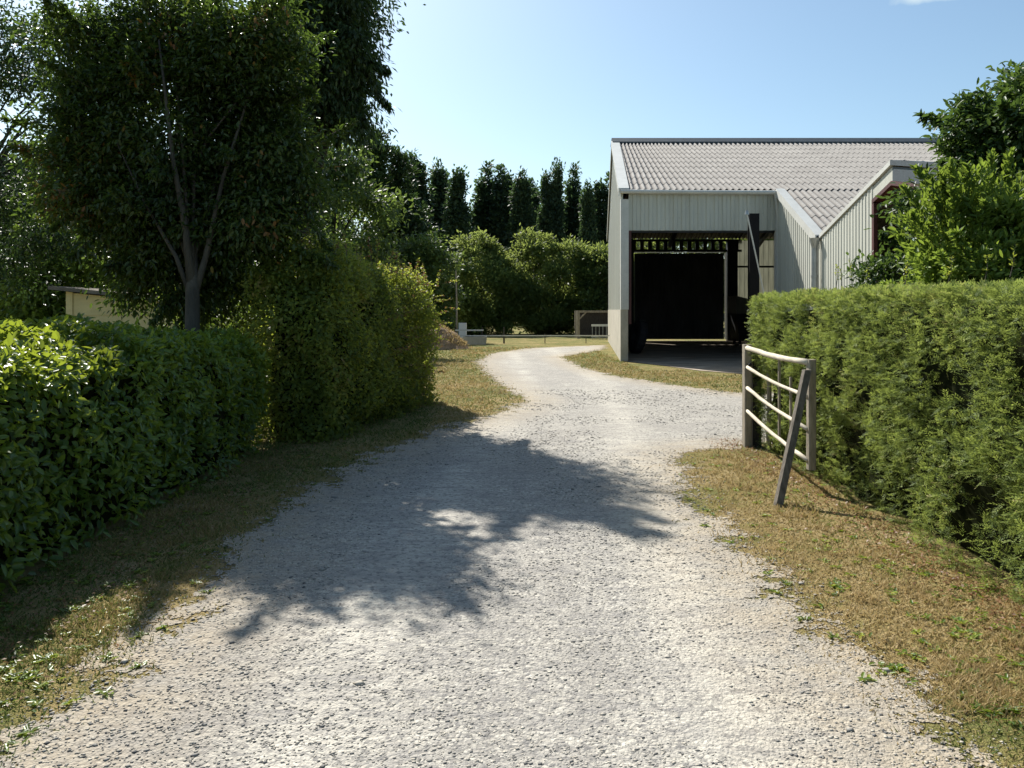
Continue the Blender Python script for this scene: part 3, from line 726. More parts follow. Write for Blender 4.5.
mb = MB(); strip(mb, WR, 11.4, lambda d: wz(d) - .05, lambda d: wz(d) - .33); sput(mb.build('fascia_panel', M['ridge']))
mb = MB(); mb.prism([(wx(JD, -.03), JD, 0), (wx(JD - .12, -.03), JD - .12, 0), (wx(JD - .12, -.03), JD - .12, wz(JD) - .42), (wx(JD, -.03), JD, wz(JD) - .42)], (.08, 0, 0))
strip(mb, JD, WR, lambda d: wz(d) - .335, lambda d: wz(d) - .42, .2, -.03); strip(mb, WR, 11.4, lambda d: wz(d) - .335, lambda d: wz(d) - .42, .2, -.03)
sput(mb.build('opening_frame', M['red']))
mb = MB(); corrugated(mb, XR - .03, XE, VD, VZ, WR, WZ + .04); corrugated(mb, XR - .03, XE, WF - .1, VZ - .02, WR, WZ + .04)
r2 = sput(mb.build('roof', M['roof'], None))
for (a_, b_), mt in zip(((VD - .2, WR), (WR, WF - .1)), ('trim', 'ridge')):
    mb = MB(); mb.prism([(wx(a_) - .05, a_, wz(a_) - .02), (wx(a_) + .12, a_, wz(a_) - .02), (wx(a_) + .12, a_, wz(a_) + .08), (wx(a_) - .05, a_, wz(a_) + .08)], (wx(b_) - wx(a_), b_ - a_, wz(b_) - wz(a_)))
    mb.build('verge_trim', M[mt], r2)
mb = MB(); clad_line(mb, (wx(WF), WF), (XE, WF), lambda t: 0, lambda t: VZ - .05, .3); clad_line(mb, (XE, WF), (XE, VD), lambda t: 0, lambda t: VZ, .4)
sput(mb.build('outer_walls', M['cladding']))
mb = MB(); clad_line(mb, (12.5, WF + .3), (12.5, VD - .2), lambda t: 0, lambda t: 3.6, .3)
for z in (1.0, 2.0, 3.0): mb.box((12.3, WF + .4, z), (12.45, VD - .4, z + .15))
sput(mb.build('inner_partition', M['inner']))

# ------------------------------------------------------------------ gate held open against the right hedge
t = thing('gate_post', 'thick weathered wooden post at the hinge end of the white gate', 'post', (2.84, 9.3, 0))
mb = MB(); mb.box((-.045, -.06, -.05), (.045, .06, 1.235), .012); mb.build('timber', M['wood'], t)
for z in (1.0, .42):
    mb = MB(); mb.tube([(0, -.08, z), (0, -.13, z)], .02, 8); mb.build('hinge', M['dark_steel'], t)
A0 = Vector((2.80, 9.16)); A1 = Vector((2.69, 7.0))
gate = thing('field_gate', 'open four rail wooden gate with sagging bleached rails beside the hedge', 'gate', (A0.x, A0.y, 0))
for i, (za, zb) in enumerate(((1.2, 1.175), (.97, .865), (.72, .565), (.45, .28))):
    mb = MB(); pts_ = []
    for k in range(9):
        f = k / 8; p = A0.lerp(A1, f); sag = -.022 * math.sin(math.pi * f) + random.uniform(-.005, .005)
        pts_.append((p.x - A0.x, p.y - A0.y, za + (zb - za) * f + sag))
    mb.tube(pts_, [.018 + .004 * random.random() for _ in pts_] if i else [.026 + .005 * random.random() for _ in pts_], 8, jit=.12)
    mb.build('rail', M['rail'], gate, True)
def stile(name, f, z0, z1, wx_, wy_, mat, off=0.0):
    p = A0.lerp(A1, f) - A0; mb = MB(); mb.box((p.x - wx_ + off, p.y - wy_, z0), (p.x + wx_ + off, p.y + wy_, z1), min(wx_, wy_) * .3); return mb.build(name, mat, gate)
stile('stile', 1.0, .2, 1.2, .034, .04, M['wood'], .03)
stile('picket', .5, .3, 1.14, .012, .014, M['wood'], .06); stile('picket', .68, .34, .98, .012, .014, M['wood'], .06)
t = thing('prop_stake', 'dark leaning stake propping up the free end of the gate', 'stake', (2.24, 6.48, 0))
mb = MB(); tp = Vector((A1.x - 2.24 - .03, A1.y - 6.48 - .07, 1.13)); d_ = tp.normalized(); sx = Vector((.042, 0, 0)); sy = Vector((0, .03, 0))
mb.prism([-sx * .7 - sy - d_ * .02, sx * .7 - sy - d_ * .02, sx * .8 + sy - d_ * .02, -sx * .8 + sy - d_ * .02], tp); mb.build('timber', M['wood_grey'], t)
t = thing('thin_stake', 'thin pale stake standing just behind the gate hinge post', 'stake', (3.0, 9.0, 0))
mb = MB(); mb.tube([(0, 0, 0), (.01, 0, .5), (0, 0, 1.02)], [.03, .028, .026], 8, jit=.1); mb.build('timber', M['wood'], t)
t = thing('netting_post', 'dark post directly right of the pale gate hinge post, against the hedge', 'post', (2.955, 9.32, 0))
mb = MB(); mb.box((-.05, -.05, 0), (.05, .05, 1.18), .01); mb.build('timber', M['wood_dark'], t)

# ------------------------------------------------------------------ right hedge (fine needles)
def yew_hedge():
    y0, y1 = .8, 9.45; x0, x1 = 2.93, 4.6; H = 1.82
    cxx, cyy = (x0 + x1) / 2, (y0 + y1) / 2; dim = (x1 - x0, y1 - y0, H)
    t = thing('needle_hedge', 'tall clipped green needle hedge along the right side of the drive', 'hedge', (cxx, cyy, 0))
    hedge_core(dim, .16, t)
    P, D = box_samples(dim, 60000, .12, 'xyYZ')
    wy = P[:, 1] + cyy
    keep = (rng.random(len(P)) < np.where(D[:, 0] > .3, .15, 1)) & (wy > 2.6) | (rng.random(len(P)) < .25)
    keep &= ~((D[:, 1] < -.6) & (wy < 2)) 
    P, D = P[keep], D[keep]
    lump = vn(P + 40, 1.7) * .5 + vn(P + 7, 4.6) * .5
    hole = vn(P * np.array([1, 1, .8]) + 77, 6.2)
    P = P + D * ((lump - .5) * np.where(D[:, 2] > .5, .07, .2))[:, None] - D * (np.clip(hole - .58, 0, 1) * np.where(D[:, 2] > .5, .3, .95))[:, None]
    P -= D * (.11 * rng.random(len(P)) ** 1.3)[:, None]
    P[:, 0] -= .2 * np.clip((6.4 - (P[:, 1] + cyy)) / 2.4, 0, 1) * np.clip(1 - P[:, 2] / H, 0, 1) * (D[:, 0] < -.3)
    thin = (hole > .68) & (rng.random(len(P)) < .75); P, D = P[~thin], D[~thin]
    low = (P[:, 2] < .35) & (rng.random(len(P)) < .45); P, D = P[~low], D[~low]
    n = len(P); ax = D * .6 + rdir(n) * .85; ax[:, 2] += .35; ax = unit(ax)
    ln = rng.uniform(.04, .1, n) * np.where(D[:, 2] > .5, .6, 1); side = unit(np.cross(ax, rdir(n) * .6 + np.array([0, 0, 1.0])))
    k = 12; Pn = []; An = []; Nn = []; rr = []; base = rng.random(n) * .7 + .12 * (D[:, 2] > .5)
    for j in range(k):
        f = (j + .5) / k; s_ = 1 if j % 2 else -1
        Pn.append(P + ax * (ln * f)[:, None]); An.append(side * s_ * (1.1 - .5 * f) + ax * .75 + rdir(n) * .2)
        Nn.append(np.cross(ax, side) + rdir(n) * .3); rr.append(np.clip(base + .25 * f + rng.normal(0, .07, n), 0, 1))
    leaves('foliage', np.concatenate(Pn), np.concatenate(An), np.concatenate(Nn), .025, .0062, M['leaf_yew'], t, 'quad', np.concatenate(rr), .1)
    mb = MB()
    for i in range(26):
        y = -dim[1] / 2 + .3 + i * .33; x = random.uniform(-.45, -.2); mb.tube([(x, y, 0), (x + random.uniform(-.1, .1), y + .1, .7), (x, y, 1.5)], [.035, .025, .01], 6)
    mb.build('stems', M['bark_dark'], t)
    # sprigs standing above the top
    sp = MB(); Pl = []; Al = []
    for (px_, hgt) in ((836, .16), (852, .2), (866, .1), (905, .12), (948, .14), (985, .1), (1010, .13), (842, .12)):
        xq = random.uniform(3.1, 3.5); dq = xq * F / (px_ - 512); p = Vector((xq - cxx, dq - cyy, 1.86)); a_ = p + Vector((random.uniform(-.05, .05), 0, hgt + .08))
        sp.tube([p, p.lerp(a_, .5) + Vector((.01, 0, 0)), a_], [.004, .003, .001], 5)
        for j in range(26):
            f = random.uniform(.3, 1); Pl.append(p.lerp(a_, f)); Al.append(Vector((random.uniform(-1, 1), random.uniform(-1, 1), random.uniform(.1, .8))))
    sp.build('top_shoots', M['bark_dark'], t)
    leaves('top_shoot_leaves', np.array(Pl), np.array(Al), rdir(len(Pl)), .028, .01, M['leaf_mixed'], t, 'quad')
yew_hedge()

# ------------------------------------------------------------------ left laurel hedge
def laurel_hedge():
    y0, y1 = .8, 9.35; x0, x1 = -4.65, -2.9; H = 1.42
    cxx, cyy = (x0 + x1) / 2, (y0 + y1) / 2; dim = (x1 - x0, y1 - y0, H)
    t = thing('laurel_hedge', 'broad leaved laurel hedge on the left, its near end sunlit yellow green', 'hedge', (cxx, cyy, 0))
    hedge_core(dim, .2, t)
    P, D = box_samples(dim, 66000, .3, 'XYZyx')
    keep = (rng.random(len(P)) < np.where(D[:, 0] < -.5, .3, 1)); P, D = P[keep], D[keep]
    lump = vn(P + 3, 1.1) * .55 + vn(P + 17, 3.2) * .45; hole = vn(P + 55, 4.5)
    P = P + D * ((lump - .5) * .42)[:, None] - D * (np.clip(hole - .62, 0, 1) * .7)[:, None]
    P[:, 2] += .08 * np.sin(P[:, 1] * .8 + 1) * (P[:, 2] / H)
    P -= D * (.16 * rng.random(len(P)) ** 1.2)[:, None]
    low = (P[:, 2] < .3) & (rng.random(len(P)) < .55); P, D = P[~low], D[~low]
    n = len(P); A = D * .45 + rdir(n) * .8; A[:, 2] -= .12; N = D * 1.0 + rdir(n) * .6 + np.array([0, 0, .7])
    leaves('foliage', P, A, N, .074, .036, M['leaf_laurel'], t, 'oval', np.clip(vn(P + 5, 7) * .45 + rng.random(n) * .5, 0, 1), .16)
    mb = MB()
    for i in range(22):
        y = -dim[1] / 2 + .3 + i * .38; x = random.uniform(.2, .5); mb.tube([(x, y, 0), (x + random.uniform(-.1, .1), y + .1, .6), (x - .1, y, 1.1)], [.03, .022, .01], 6)
    mb.build('stems', M['bark_dark'], t)
laurel_hedge()

# ------------------------------------------------------------------ tall mixed hedge
def mixed_hedge():
    Pn, Pf = Vector((-3.02, 9.55)), Vector((-2.22, 14.3)); dv = (Pf - Pn); Ln = dv.length; an = math.atan2(dv.y, dv.x) - math.pi / 2
    c = (Pn + Pf) / 2 + Vector((.13, 0)); dim = (1.3, Ln, 2.4)
    t = thing('mixed_hedge', 'tall shaggy mixed hedge block between the laurel hedge and the far bend', 'hedge', (c.x, c.y, 0), an)
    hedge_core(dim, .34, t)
    P, D = box_samples(dim, 84000, .62, 'xXyYZ')
    keep = (rng.random(len(P)) < np.where(D[:, 0] < -.5, .35, 1)); P, D = P[keep], D[keep]
    lump = vn(P + 13, 1.3) * .5 + vn(P + 27, 3.4) * .5; hole = vn(P + 65, 4.8)
    P = P + D * ((lump - .5) * .55)[:, None] - D * (np.clip(hole - .6, 0, 1) * .8)[:, None]
    P -= D * (.3 * rng.random(len(P)) ** 1.1 - .09)[:, None]; P += rdir(len(P)) * .06
    fy = (P[:, 1] + Ln / 2) / Ln; P[:, 2] *= (1.07 - .16 * fy)
    n = len(P); A = D * .5 + rdir(n) * .9; A[:, 2] -= .15; N = D * .7 + rdir(n) * .8 + np.array([0, 0, .6])
    leaves('foliage', P, A, N, .06, .036, M['leaf_mixed'], t, 'quad', np.clip(vn(P + 5, 3) * .5 + rng.random(n) * .4 + .12 * (P[:, 2] > 2.1), 0, 1), .16)  # leaves near the top get a lighter tone, sunlight painted into the colour
    Pl = []; Al = []; R1 = []; mb = MB()
    for i in range(95):
        x = random.uniform(-.75, .8); y = random.uniform(-Ln / 2 + .05, Ln / 2); z = 2.3 * (1.07 - .16 * (y + Ln / 2) / Ln) - .1; h = random.uniform(.15, .42)
        a_ = Vector((x, y, z)); b_ = a_ + Vector((random.uniform(-.12, .12), random.uniform(-.1, .1), h)); mb.tube([a_, b_], [.005, .002], 5)
        for j in range(int(34 * h / .3)):
            f = random.uniform(.2, 1.02); Pl.append(a_.lerp(b_, f)); Al.append((random.uniform(-1, 1), random.uniform(-1, 1), random.uniform(-.3, .8)))
    for i in range(60):   # side shoots on the far right corner
        x = random.uniform(.6, .85); y = random.uniform(-.5, Ln / 2 + .1); z = random.uniform(.5, 2.2); h = random.uniform(.12, .34)
        a_ = Vector((x, y, z)); b_ = a_ + Vector((h, random.uniform(-.1, .2), random.uniform(-.05, .12))); mb.tube([a_, b_], [.005, .002], 5)
        for j in range(26): Pl.append(a_.lerp(b_, random.uniform(.2, 1.02))); Al.append((random.uniform(-1, 1), random.uniform(-1, 1), random.uniform(-.5, .6)))
    mb.build('shoots', M['bark'], t)
    Pl = np.array(Pl); Al = np.array(Al); half = rng.random(len(Pl)) < .35
    leaves('shoot_leaves', Pl[~half], Al[~half], rdir((~half).sum()), .045, .022, M['leaf_mixed'], t, 'quad', rng.uniform(.3, .95, (~half).sum()))
    leaves('red_shoot_leaves', Pl[half], Al[half], rdir(half.sum()), .04, .02, M['leaf_red'], t, 'quad')
mixed_hedge()

# ------------------------------------------------------------------ near trees
tree('broadleaf_tree', 'dark glossy leaved tree growing out of the left hedge, grey forked trunk', 'tree', (-3.88, 9.35, 0), 1.85,
     [((-.6, .9, 3.95), (1.65, .85, 1.85), 1.0), ((.5, .55, 4.9), (.7, .7, .85), .17), ((-.5, 1.05, 2.3), (1.0, .5, 1.05), .3), ((-1.5, .8, 3.3), (.7, .7, .7), .12), ((1.0, .55, 3.5), (.4, .4, .8), .1),
      ((-1.9, 1.0, 5.0), (.5, .6, .7), .08), ((-.6, 1.1, 5.4), (1.4, .5, .55), .12), ((-.65, .4, 2.7), (.6, .5, .5), .07), ((.65, .35, 2.6), (.55, .5, .6), .09)], 420, 92000, .32, .085, .034,
     M['leaf_big'], M['bark'], .095, shape='oval', droop=.35, limbs=14, shell=.25, twigs=120, tlen=.34,
     cut=lambda P: ~((P[:, 1] < .4) & (P[:, 2] < 2.45) & (P[:, 0] < .2) & (P[:, 0] > -.25 - .3 * (P[:, 2] - 2))),
     forks=[([(0, 0, 1.75), (.12, .1, 2.3), (.3, .2, 3.3), (.6, .3, 4.4)], .05), ([(0, 0, 1.75), (-.2, 0, 2.3), (-.62, .1, 2.95), (-1.1, .2, 3.9)], .035),
            ([(0, 0, 1.85), (-.1, .05, 2.6), (-.28, .1, 3.5), (-.5, .2, 5)], .06)])
tree('dark_oak', 'very dark drooping tree crown rising behind the right side of the big left tree', 'tree', (-3.9, 14.2, 0), 2.6,
     [((.68, 0, 6.75), (.72, 1.0, 1.75), 1.0), ((.62, -.1, 5.75), (.42, .5, .5), .13), ((.0, 0, 6.7), (.45, .6, 1.5), .35)], 95, 30000, .38, .13, .045,
     M['leaf_shade'], M['bark_dark'], .14, droop=.9, limbs=26, shell=.3, twigs=55, tlen=.3)
tree('sparse_tree', 'thinly leaved tree at the left edge with sky showing through', 'tree', (-11.4, 15.0, 0), 2.5,
     [((1.9, 0, 5.3), (2.0, 1.6, 2.5), 1.0), ((1.2, 0, 3.2), (1.8, 1.2, 1.2), .4)], 130, 20000, .42, .11, .045, M['leaf_shade'], M['bark_dark'], .12, droop=.3, limbs=18, shell=.3)
tree('hazel_tree', 'dark leafy tree filling the gap behind the big left trunk', 'tree', (-5.9, 16.5, 0), 1.4,
     [((0, 0, 2.6), (1.9, 1.2, 2.2), 1.0)], 130, 22000, .45, .13, .06, M['leaf_shade'], M['bark_dark'], .1, limbs=10)
tree('spreading_tree', 'dense dark tree low at the far left behind the laurel hedge', 'tree', (-13.2, 20.5, 0), 1.4,
     [((.3, 0, 3.0), (2.3, 1.8, 2.4), 1.0)], 150, 24000, .55, .17, .08, M['leaf_shade'], M['bark_dark'], .15, limbs=12)
tree('leafy_shrub', 'sunlit light green shrub behind the cream hut', 'shrub', (-10.4, 18.5, 0), .9,
     [((0, 0, 2.4), (1.6, 1.2, 1.9), 1.0)], 90, 13000, .42, .15, .09, M['leaf_bright'], M['bark_dark'], .08, limbs=10)
tree('leafy_shrub', 'light green shrub half hidden behind the trunk of the big left tree', 'shrub', (-7.6, 17.5, 0), .9,
     [((0, 0, 2.2), (2.0, 1.2, 1.9), 1.0)], 90, 12000, .42, .14, .08, M['leaf_mid'], M['bark_dark'], .08, limbs=10)
tree('leafy_shrub', 'low green shrub left of the shaggy hedge below the big tree', 'shrub', (-4.7, 12.4, 0), .5,
     [((0, 0, 1.1), (.9, .9, 1.2), 1.0)], 60, 9000, .3, .07, .04, M['leaf_bright'], M['bark_dark'], .04, limbs=8)
t = tree('flowering_bush', 'small bush with cream yellow flowers at the far left behind the laurel hedge', 'bush', (-6.2, 9.3, 0), .4,
     [((0, 0, .8), (.75, .6, .58), 1.0)], 40, 5000, .25, .06, .03, M['leaf_bright'], M['bark_dark'], .03, limbs=6)
d_ = rdir(260); d_[:, 2] = abs(d_[:, 2]); Pq = np.array([0, 0, .85]) + d_ * np.array([.8, .65, .6])
leaves('flowers', Pq, rdir(260), d_, .07, .06, M['petal'], t, 'oval')
# right side
tree('evergreen_tree', 'dark evergreen tree at the right edge rising behind the paler shrub', 'tree', (6.55, 9.3, 0), 1.4,
     [((-.15, 0, 3.5), (1.15, 1.0, 1.15), 1.0), ((.3, 0, 2.4), (1.5, 1.1, 1.2), .5), ((-1.15, .1, 2.55), (.65, .6, .75), .35)], 190, 48000, .24, .1, .04, M['leaf_rt'], M['bark_dark'], .1, shape='oval', droop=.1, limbs=26, shell=.4, spread=.48, twigs=60, tlen=.2)
tree('laurel_shrub', 'pale upright leaved shrub behind the right hedge in front of the shed', 'shrub', (5.25, 8.3, 0), .6,
     [((-.2, 0, 2.05), (.8, .7, 1.1), 1.0), ((.55, .1, 2.0), (.9, .7, 1.1), .7)], 170, 26000, .17, .085, .032, M['leaf_bright'], M['bark_dark'], .05, shape='oval', droop=-.7, limbs=20, shell=.35, twigs=80, tlen=.2)
tree('low_shrub', 'low dark green shrub peeping over the hedge below the shed opening', 'shrub', (4.75, 9.9, 0), .5,
     [((0, 0, 1.55), (.42, .5, .7), 1.0)], 40, 7000, .2, .08, .035, M['leaf_rt'], M['bark_dark'], .04, shape='oval', droop=.1, limbs=8)

# ------------------------------------------------------------------ middle distance trees
tree('round_tree', 'round pale green tree above the shaggy hedge', 'tree', (-7.0, 30, 0), 2.2,
     [((0, 0, 5.0), (2.3, 1.9, 3.1), 1.0)], 110, 17000, .6, .24, .11, M['leaf_mid'], M['bark_dark'], .18, limbs=14)
tree('wide_tree', 'broad dark tree behind the big left tree and the round pale tree', 'tree', (-13.5, 40, 0), 3,
     [((0, 0, 6.5), (5.0, 2.6, 4.6), 1.0)], 150, 24000, 1.0, .36, .18, M['leaf_shade'], M['bark_dark'], .25, limbs=14)
tree('wide_tree', 'dark spreading tree beyond the cream hut at the far left', 'tree', (-22, 40, 0), 3,
     [((0, 0, 6.0), (5.0, 2.6, 4.4), 1.0)], 150, 24000, 1.0, .36, .18, M['leaf_mid'], M['bark_dark'], .25, limbs=14)
tree('narrow_conifer', 'tallest narrow dark tree just left of the poplar row', 'tree', (-8.3, 46, 0), 1.5,
     [((0, 0, 6.0), (1.75, 1.6, 5.0), 1.0), ((.1, 0, 10.4), (.6, .6, 2.4), .25)], 130, 18000, .5, .3, .12, M['leaf_shade'], M['bark_dark'], .2, limbs=10, droop=-.4)
tree('narrow_conifer', 'shorter narrow dark tree beside the first poplar', 'tree', (-6.55, 47, 0), 1.5,
     [((0, 0, 5.0), (1.6, 1.5, 4.4), 1.0), ((-.2, 0, 8.8), (.7, .6, 2.4), .3)], 120, 16000, .5, .3, .12, M['leaf_shade'], M['bark_dark'], .2, limbs=10, droop=-.4)
tree('leafy_shrub', 'tall ragged shrub at the end of the shaggy hedge by the earth mound', 'shrub', (-4.6, 41, 0), .9,
     [((0, 0, 2.9), (1.7, 1.3, 2.7), 1.0)], 80, 11000, .5, .24, .11, M['leaf_mid'], M['bark_dark'], .1, limbs=8)
GW = 'rounded willows behind the paddock fence'
wl = [(-2.1, 52, 2.75, 6.6, 'leftmost rounded willow behind the fence and the thin pole'), (2.6, 53, 2.95, 7.0, 'largest rounded willow in the middle behind the fence'), (6.5, 52, 2.1, 6.0, 'rounded willow beside the barn wall behind the small shelter')]
def willow(x, d, r, h, lab, n=30000):
    return tree('willow', lab, 'tree', (x, d, 0), .8, [((0, 0, h * .5), (r, 2.2, h * .5), 1.0), ((0, -.3, h * .25), (r * 1.02, 2.0, h * .3), .35)], 170, n, .5, .28, .12, M['leaf_willow'], M['bark_dark'], .2, GW, droop=-.5, limbs=10, shell=.55)
for a_ in wl: wt = willow(*a_)
wt2 = willow(12.0, 54, 3.4, 8.8, 'willow seen only through the slits of the barn back wall')
dup(wt2, (17, 55, 0), 1.0, (1, 1, 1), 'willow behind the barn, right of the one seen through the slits')
# poplars
GP = 'row of poplars on the skyline'
def poplar(label, ww, nl, seedx):
    els = [((0, 0, .5 * 20), (ww * .5, ww * .5, 10), 1.0), ((seedx, 0, .42 * 20), (ww * .45, ww * .45, 7.5), .6)]
    return tree('poplar', label, 'tree', (0, 0, 0), 1.5, els, 240, nl, .8, .55, .3, M['leaf_poplar'], M['bark_dark'], .25, GP, droop=-.2, limbs=6, shell=.15, spread=.42, flat_=1.3)
def poplar2(label, lobes, nl):
    return tree('poplar', label, 'tree', (0, 0, 0), 1.5, lobes, 240, nl, .75, .55, .3, M['leaf_poplar'], M['bark_dark'], .25, GP, droop=-.2, limbs=6, shell=.15, spread=.42, flat_=1.3)
protos = [poplar('p', 2.4, 17000, .5), poplar2('p', [((0, 0, 9), (1.3, 1.3, 9), 1), ((.1, 0, 13.5), (.95, .9, 6.3), .5)], 19000), poplar('p', 2.2, 16000, .3),
          poplar2('p', [((-.3, 0, 8.5), (1.2, 1.2, 8.5), 1), ((.75, 0, 6.5), (.8, .8, 6.5), .45), ((-.2, 0, 14.5), (.95, .9, 5.4), .4)], 18000),
          poplar2('p', [((-.5, 0, 9.3), (.8, .8, 9.6), .8), ((.7, 0, 9.8), (.75, .8, 9.9), .8), ((0, 0, 5), (1.4, 1.2, 4.5), .5)], 18000)]
pops = [(415, 147, 24), (438, 151, 17), (458, 156, 20), (483, 157, 23), (505, 157, 19), (522, 160, 17), (534, 171, 12), (546, 160, 13), (556, 156, 12), (571, 159, 18), (588, 172, 12), (604, 166, 20)]
words = ['first poplar from the left, the tallest', 'second poplar from the left, slender and pointed', 'third poplar from the left, rounded double top', 'fourth poplar from the left, broad, after a gap',
         'fifth poplar from the left, blunt topped', 'sixth poplar from the left in the middle of the row', 'seventh poplar from the left, thin and short', 'eighth poplar from the left, thin twin crown',
         'ninth poplar from the left, slim spire', 'tenth poplar from the left, pointed with a broad waist', 'eleventh poplar from the left, small and thin', 'last poplar of the row, next to the barn wall']
for i, ((px_, py_, wpx), lab) in enumerate(zip(pops, words)):
    d = 98 + 5 * math.sin(i * 2.3); h = (HZ - py_) / F * d + CH; ww = wpx / F * d
    loc = ((px_ - 512) / F * d, d, 0); sc = (ww / 2.35, ww / 2.35, h / 20.3)
    if i < 5: o = protos[i]; o.location = loc; o.scale = sc; o['label'] = lab; o.rotation_euler = (0, 0, i)
    else: dup(protos[(i * 3 + 1) % 5], loc, i * 1.7, sc, lab)
for k_, (x, lab) in enumerate(((-27, 'poplar hidden left of the row behind the near trees'), (16, 'poplar standing behind the barn roof'))):
    dup(protos[k_], (x, 100, 0), k_, (1, 1, .9), lab)
# low shrubs closing the horizon
n = 90000; x = rng.uniform(-110, 110, n); P = np.c_[x, 118 + rng.normal(0, 2, n), np.zeros(n)]
top = 4.5 + 4.5 * vn(np.c_[x, 0 * x, 0 * x], .13) + 1.5 * vn(np.c_[x, 0 * x, 0 * x + 3], .6); P[:, 2] = top * rng.random(n) ** .8
o = leaves('distant_hedgerow', P, rdir(n), rdir(n), .9, .5, M['leaf_poplar'], None, 'quad')
setp(o, 'dark distant hedgerow closing the fields beyond the poplars', 'hedgerow', kind='stuff')

# ------------------------------------------------------------------ hut behind the laurel hedge
hut = thing('garden_hut', 'low cream boarded hut with a sloping dark roof behind the laurel hedge', 'hut', (-8.1, 14, 0))
hutw = MB()
for i in range(6):
    z0, z1 = i * .31, i * .31 + .295
    def top(x): return 1.99 - .1 * x
    if i > 4: break
    hutw.prism([(.12, 0, z0), (3.1, 0, z0), (3.1, 0, min(z1, top(3.1))), (.12, 0, min(z1, top(.12)))], (0, .02, 0))
hutw.prism([(.12, 0, 1.555), (3.1, 0, 1.555), (3.1, 0, top(3.1) - .02), (.12, 0, top(.12) - .02)], (0, .02, 0))
hutw.box((.12, .022, 0), (3.1, .06, 1.6)); hutw.build('front_wall', M['cream'], hut)
mb = MB(); mb.prism([(0, -.02, 0), (.12, -.02, 0), (.12, -.02, 1.97), (0, -.02, 1.99)], (0, .12, 0)); mb.build('corner_post', M['cream'], hut)
mb = MB(); mb.prism([(3.1, -.02, 0), (3.2, -.02, 0), (3.2, -.02, 1.6), (3.1, -.02, 1.62)], (0, .12, 0)); mb.build('corner_post', M['cream'], hut)
mb = MB(); mb.prism([(.0, .1, 0), (0, 2.2, 0), (0, 2.2, 2.0), (0, .1, 1.98)], (.06, 0, 0)); mb.prism([(3.14, .1, 0), (3.14, 2.2, 0), (3.14, 2.2, 1.6), (3.14, .1, 1.6)], (.06, 0, 0)); mb.box((.06, 2.14, 0), (3.14, 2.2, 1.6)); mb.build('side_wall', M['cream'], hut)
mb = MB(); mb.prism([(-.22, -.2, 2.02), (3.4, -.2, 1.66), (3.4, -.2, 1.72), (-.22, -.2, 2.085)], (0, 2.6, 0)); mb.build('roof', M['felt'], hut)
hut2 = thing('log_store', 'low grey roofed lean-to between the big tree and the shaggy hedge', 'shelter', (-4.75, 13.6, 0))
mb = MB(); mb.prism([(-.3, 0, 1.66), (1.0, 0, 1.42), (1.0, 0, 1.5), (-.3, 0, 1.74)], (0, 1.4, 0)); mb.build('roof', M['felt'], hut2)
for x, z in ((-.2, 1.62), (.85, 1.42)):
    for y in (.1, 1.25):
        mb = MB(); mb.box((x, y, 0), (x + .08, y + .08, z)); mb.build('post', M['wood_dark'], hut2)
mb = MB(); mb.box((-.1, 1.34, 0), (.84, 1.38, 1.35)); mb.build('back_wall', M['wood_dark'], hut2)

# ------------------------------------------------------------------ far fence, box, pole, shelter, mound
fd = 38.0
fence = thing('paddock_fence', 'low paddock fence of thin posts and pale tape across the far grass', 'fence', (0, fd, 0))
for px_ in (456, 482, 504, 545, 586, 618):
    x = (px_ - 512) / F * fd; mb = MB(); mb.tube([(x, 0, 0), (x, 0, .8 if px_ < 520 else .5)], [.045 if px_ < 520 else .02, .03 if px_ < 520 else .018], 8); mb.build('post', M['wood_dark'], fence)
for z, a_, b_ in ((.36, -2.8, 5.2), (.62, -2.8, -1.4)):
    mb = MB(); mb.box((a_, -.06, z), (b_, -.048, z + (.05 if z < .5 else .07))); mb.build('tape' if z < .5 else 'rail', M['tape'], fence)
t = thing('trough', 'grey stone trough standing on the grass by the far fence', 'trough', (-1.75, 36.6, 0))
mb = MB(); mb.prism([(-.55, 0, 0), (.5, 0, 0), (.55, 0, .38), (-.6, 0, .38)], (0, .5, 0)); mb.build('basin', M['concrete'], t)
mb = MB(); mb.box((-.5, .06, .383), (.45, .44, .39)); mb.build('water', M['dark_steel'], t)
t = thing('meter_cabinet', 'small white meter cabinet at the foot of the thin pole', 'cabinet', (-2.5, 39, 0))
mb = MB(); mb.box((-.2, -.12, .12), (.2, .12, 1.0), .02); mb.build('housing', M['white'], t)
mb = MB(); mb.box((-.14, -.1, 0), (.14, .1, .12)); mb.build('plinth', M['concrete'], t)
mb = MB(); mb.box((-.17, -.135, .2), (.17, -.122, .93)); mb.build('door', M['white'], t)
t = thing('utility_pole', 'thin grey pole in front of the leftmost willow', 'pole', (-2.9, 40, 0))
mb = MB(); mb.tube([(0, 0, 0), (.03, 0, 1.8), (-.02, 0, 3.7)], [.06, .05, .035], 8); mb.build('shaft', M['wood'], t)
t = thing('field_shelter', 'small open timber shelter with corner braces left of the barn', 'shelter', (3.75, 44.5, 0))
mb = MB(); mb.box((0, 0, 1.5), (2.4, .12, 1.62)); mb.build('beam', M['wood'], t)
mb = MB(); mb.box((0, 1.5, 1.5), (2.4, 1.62, 1.62)); mb.build('beam', M['wood'], t)
for x in (0, 2.25):
    for y in (0, 1.5):
        mb = MB(); mb.box((x, y, 0), (x + .17, y + .13, 1.5)); mb.build('post', M['wood'], t)
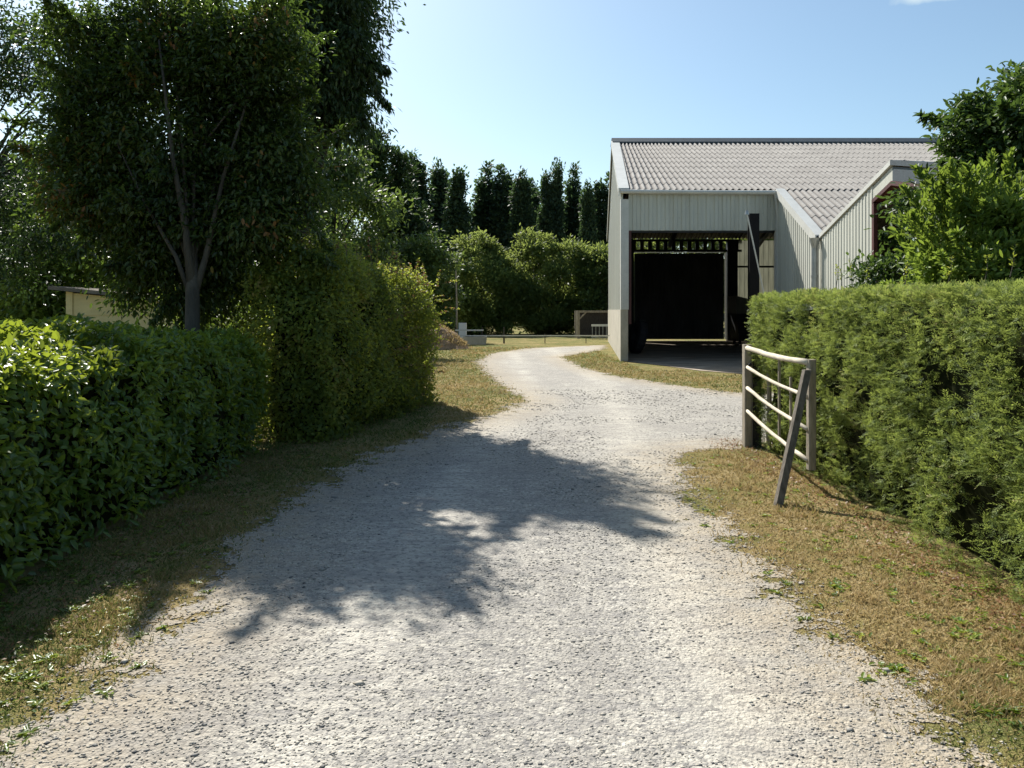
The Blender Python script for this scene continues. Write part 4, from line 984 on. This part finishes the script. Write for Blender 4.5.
for x, s_ in ((.17, 1), (2.25, -1)):
    mb = MB(); mb.prism([(x, .02, 1.1), (x, .02, 1.2), (x + s_ * .3, .02, 1.5), (x + s_ * .4, .02, 1.5)], (0, .06, 0)); mb.build('brace', M['wood'], t)
mb = MB(); mb.box((.1, 1.64, .1), (2.3, 1.68, 1.5)); mb.build('back_boarding', M['wood_dark'], t)
t = thing('hay_feeder', 'low barred feeder with a white top rail inside the small shelter', 'feeder', (4.5, 43.6, 0))
mb = MB(); mb.box((0, 0, .72), (1.35, .06, .84)); mb.build('top_rail', M['white'], t)
for i in range(7):
    mb = MB(); mb.tube([(.05 + i * .2, .03, 0), (.05 + i * .2, .03, .72)], .02, 6); mb.build('bar', M['zinc'], t)
mb = MB(); mb.box((0, 0, .1), (1.35, .05, .16)); mb.build('bottom_rail', M['zinc'], t)
# mound
V = []; Fc = []; n1, n2 = 26, 20
for i in range(n1 + 1):
    for j in range(n2 + 1):
        u = i / n1 * 2 - 1; v_ = j / n2 * 2 - 1; r = math.hypot(u, v_); h = 1.15 * max(0, 1 - r) ** .8 * (1.0)
        V.append((u * 1.5, v_ * 1.3, h))
V = np.array(V); V[:, 2] += (vn(V + 3, 4) - .4) * .3 * (V[:, 2] > .02); V[:, 2] = np.where(V[:, 2] <= .02, -.02, V[:, 2])
Fc = np.array([(i * (n2 + 1) + j, (i + 1) * (n2 + 1) + j, (i + 1) * (n2 + 1) + j + 1, i * (n2 + 1) + j + 1) for i in range(n1) for j in range(n2)])
t = thing('earth_mound', 'heap of dry earth and straw at the far end of the shaggy hedge', 'mound', (-3.35, 33, 0))
link('heap', npmesh('heap', V, Fc), M['earth'], t)
nn_ = 5000; q = rng.uniform(-1, 1, (nn_, 2)); r = np.linalg.norm(q, axis=1); q = q[r < .95]; r = r[r < .95]
Pq = np.c_[q[:, 0] * 1.5, q[:, 1] * 1.3, 1.15 * (1 - r) ** .8]; A = rdir(len(Pq)) + np.array([0, 0, .6])
leaves('dry_straw', Pq, A, rdir(len(Pq)), .16, .03, M['blade'], t, 'quad', rng.uniform(.5, 1, len(Pq)))
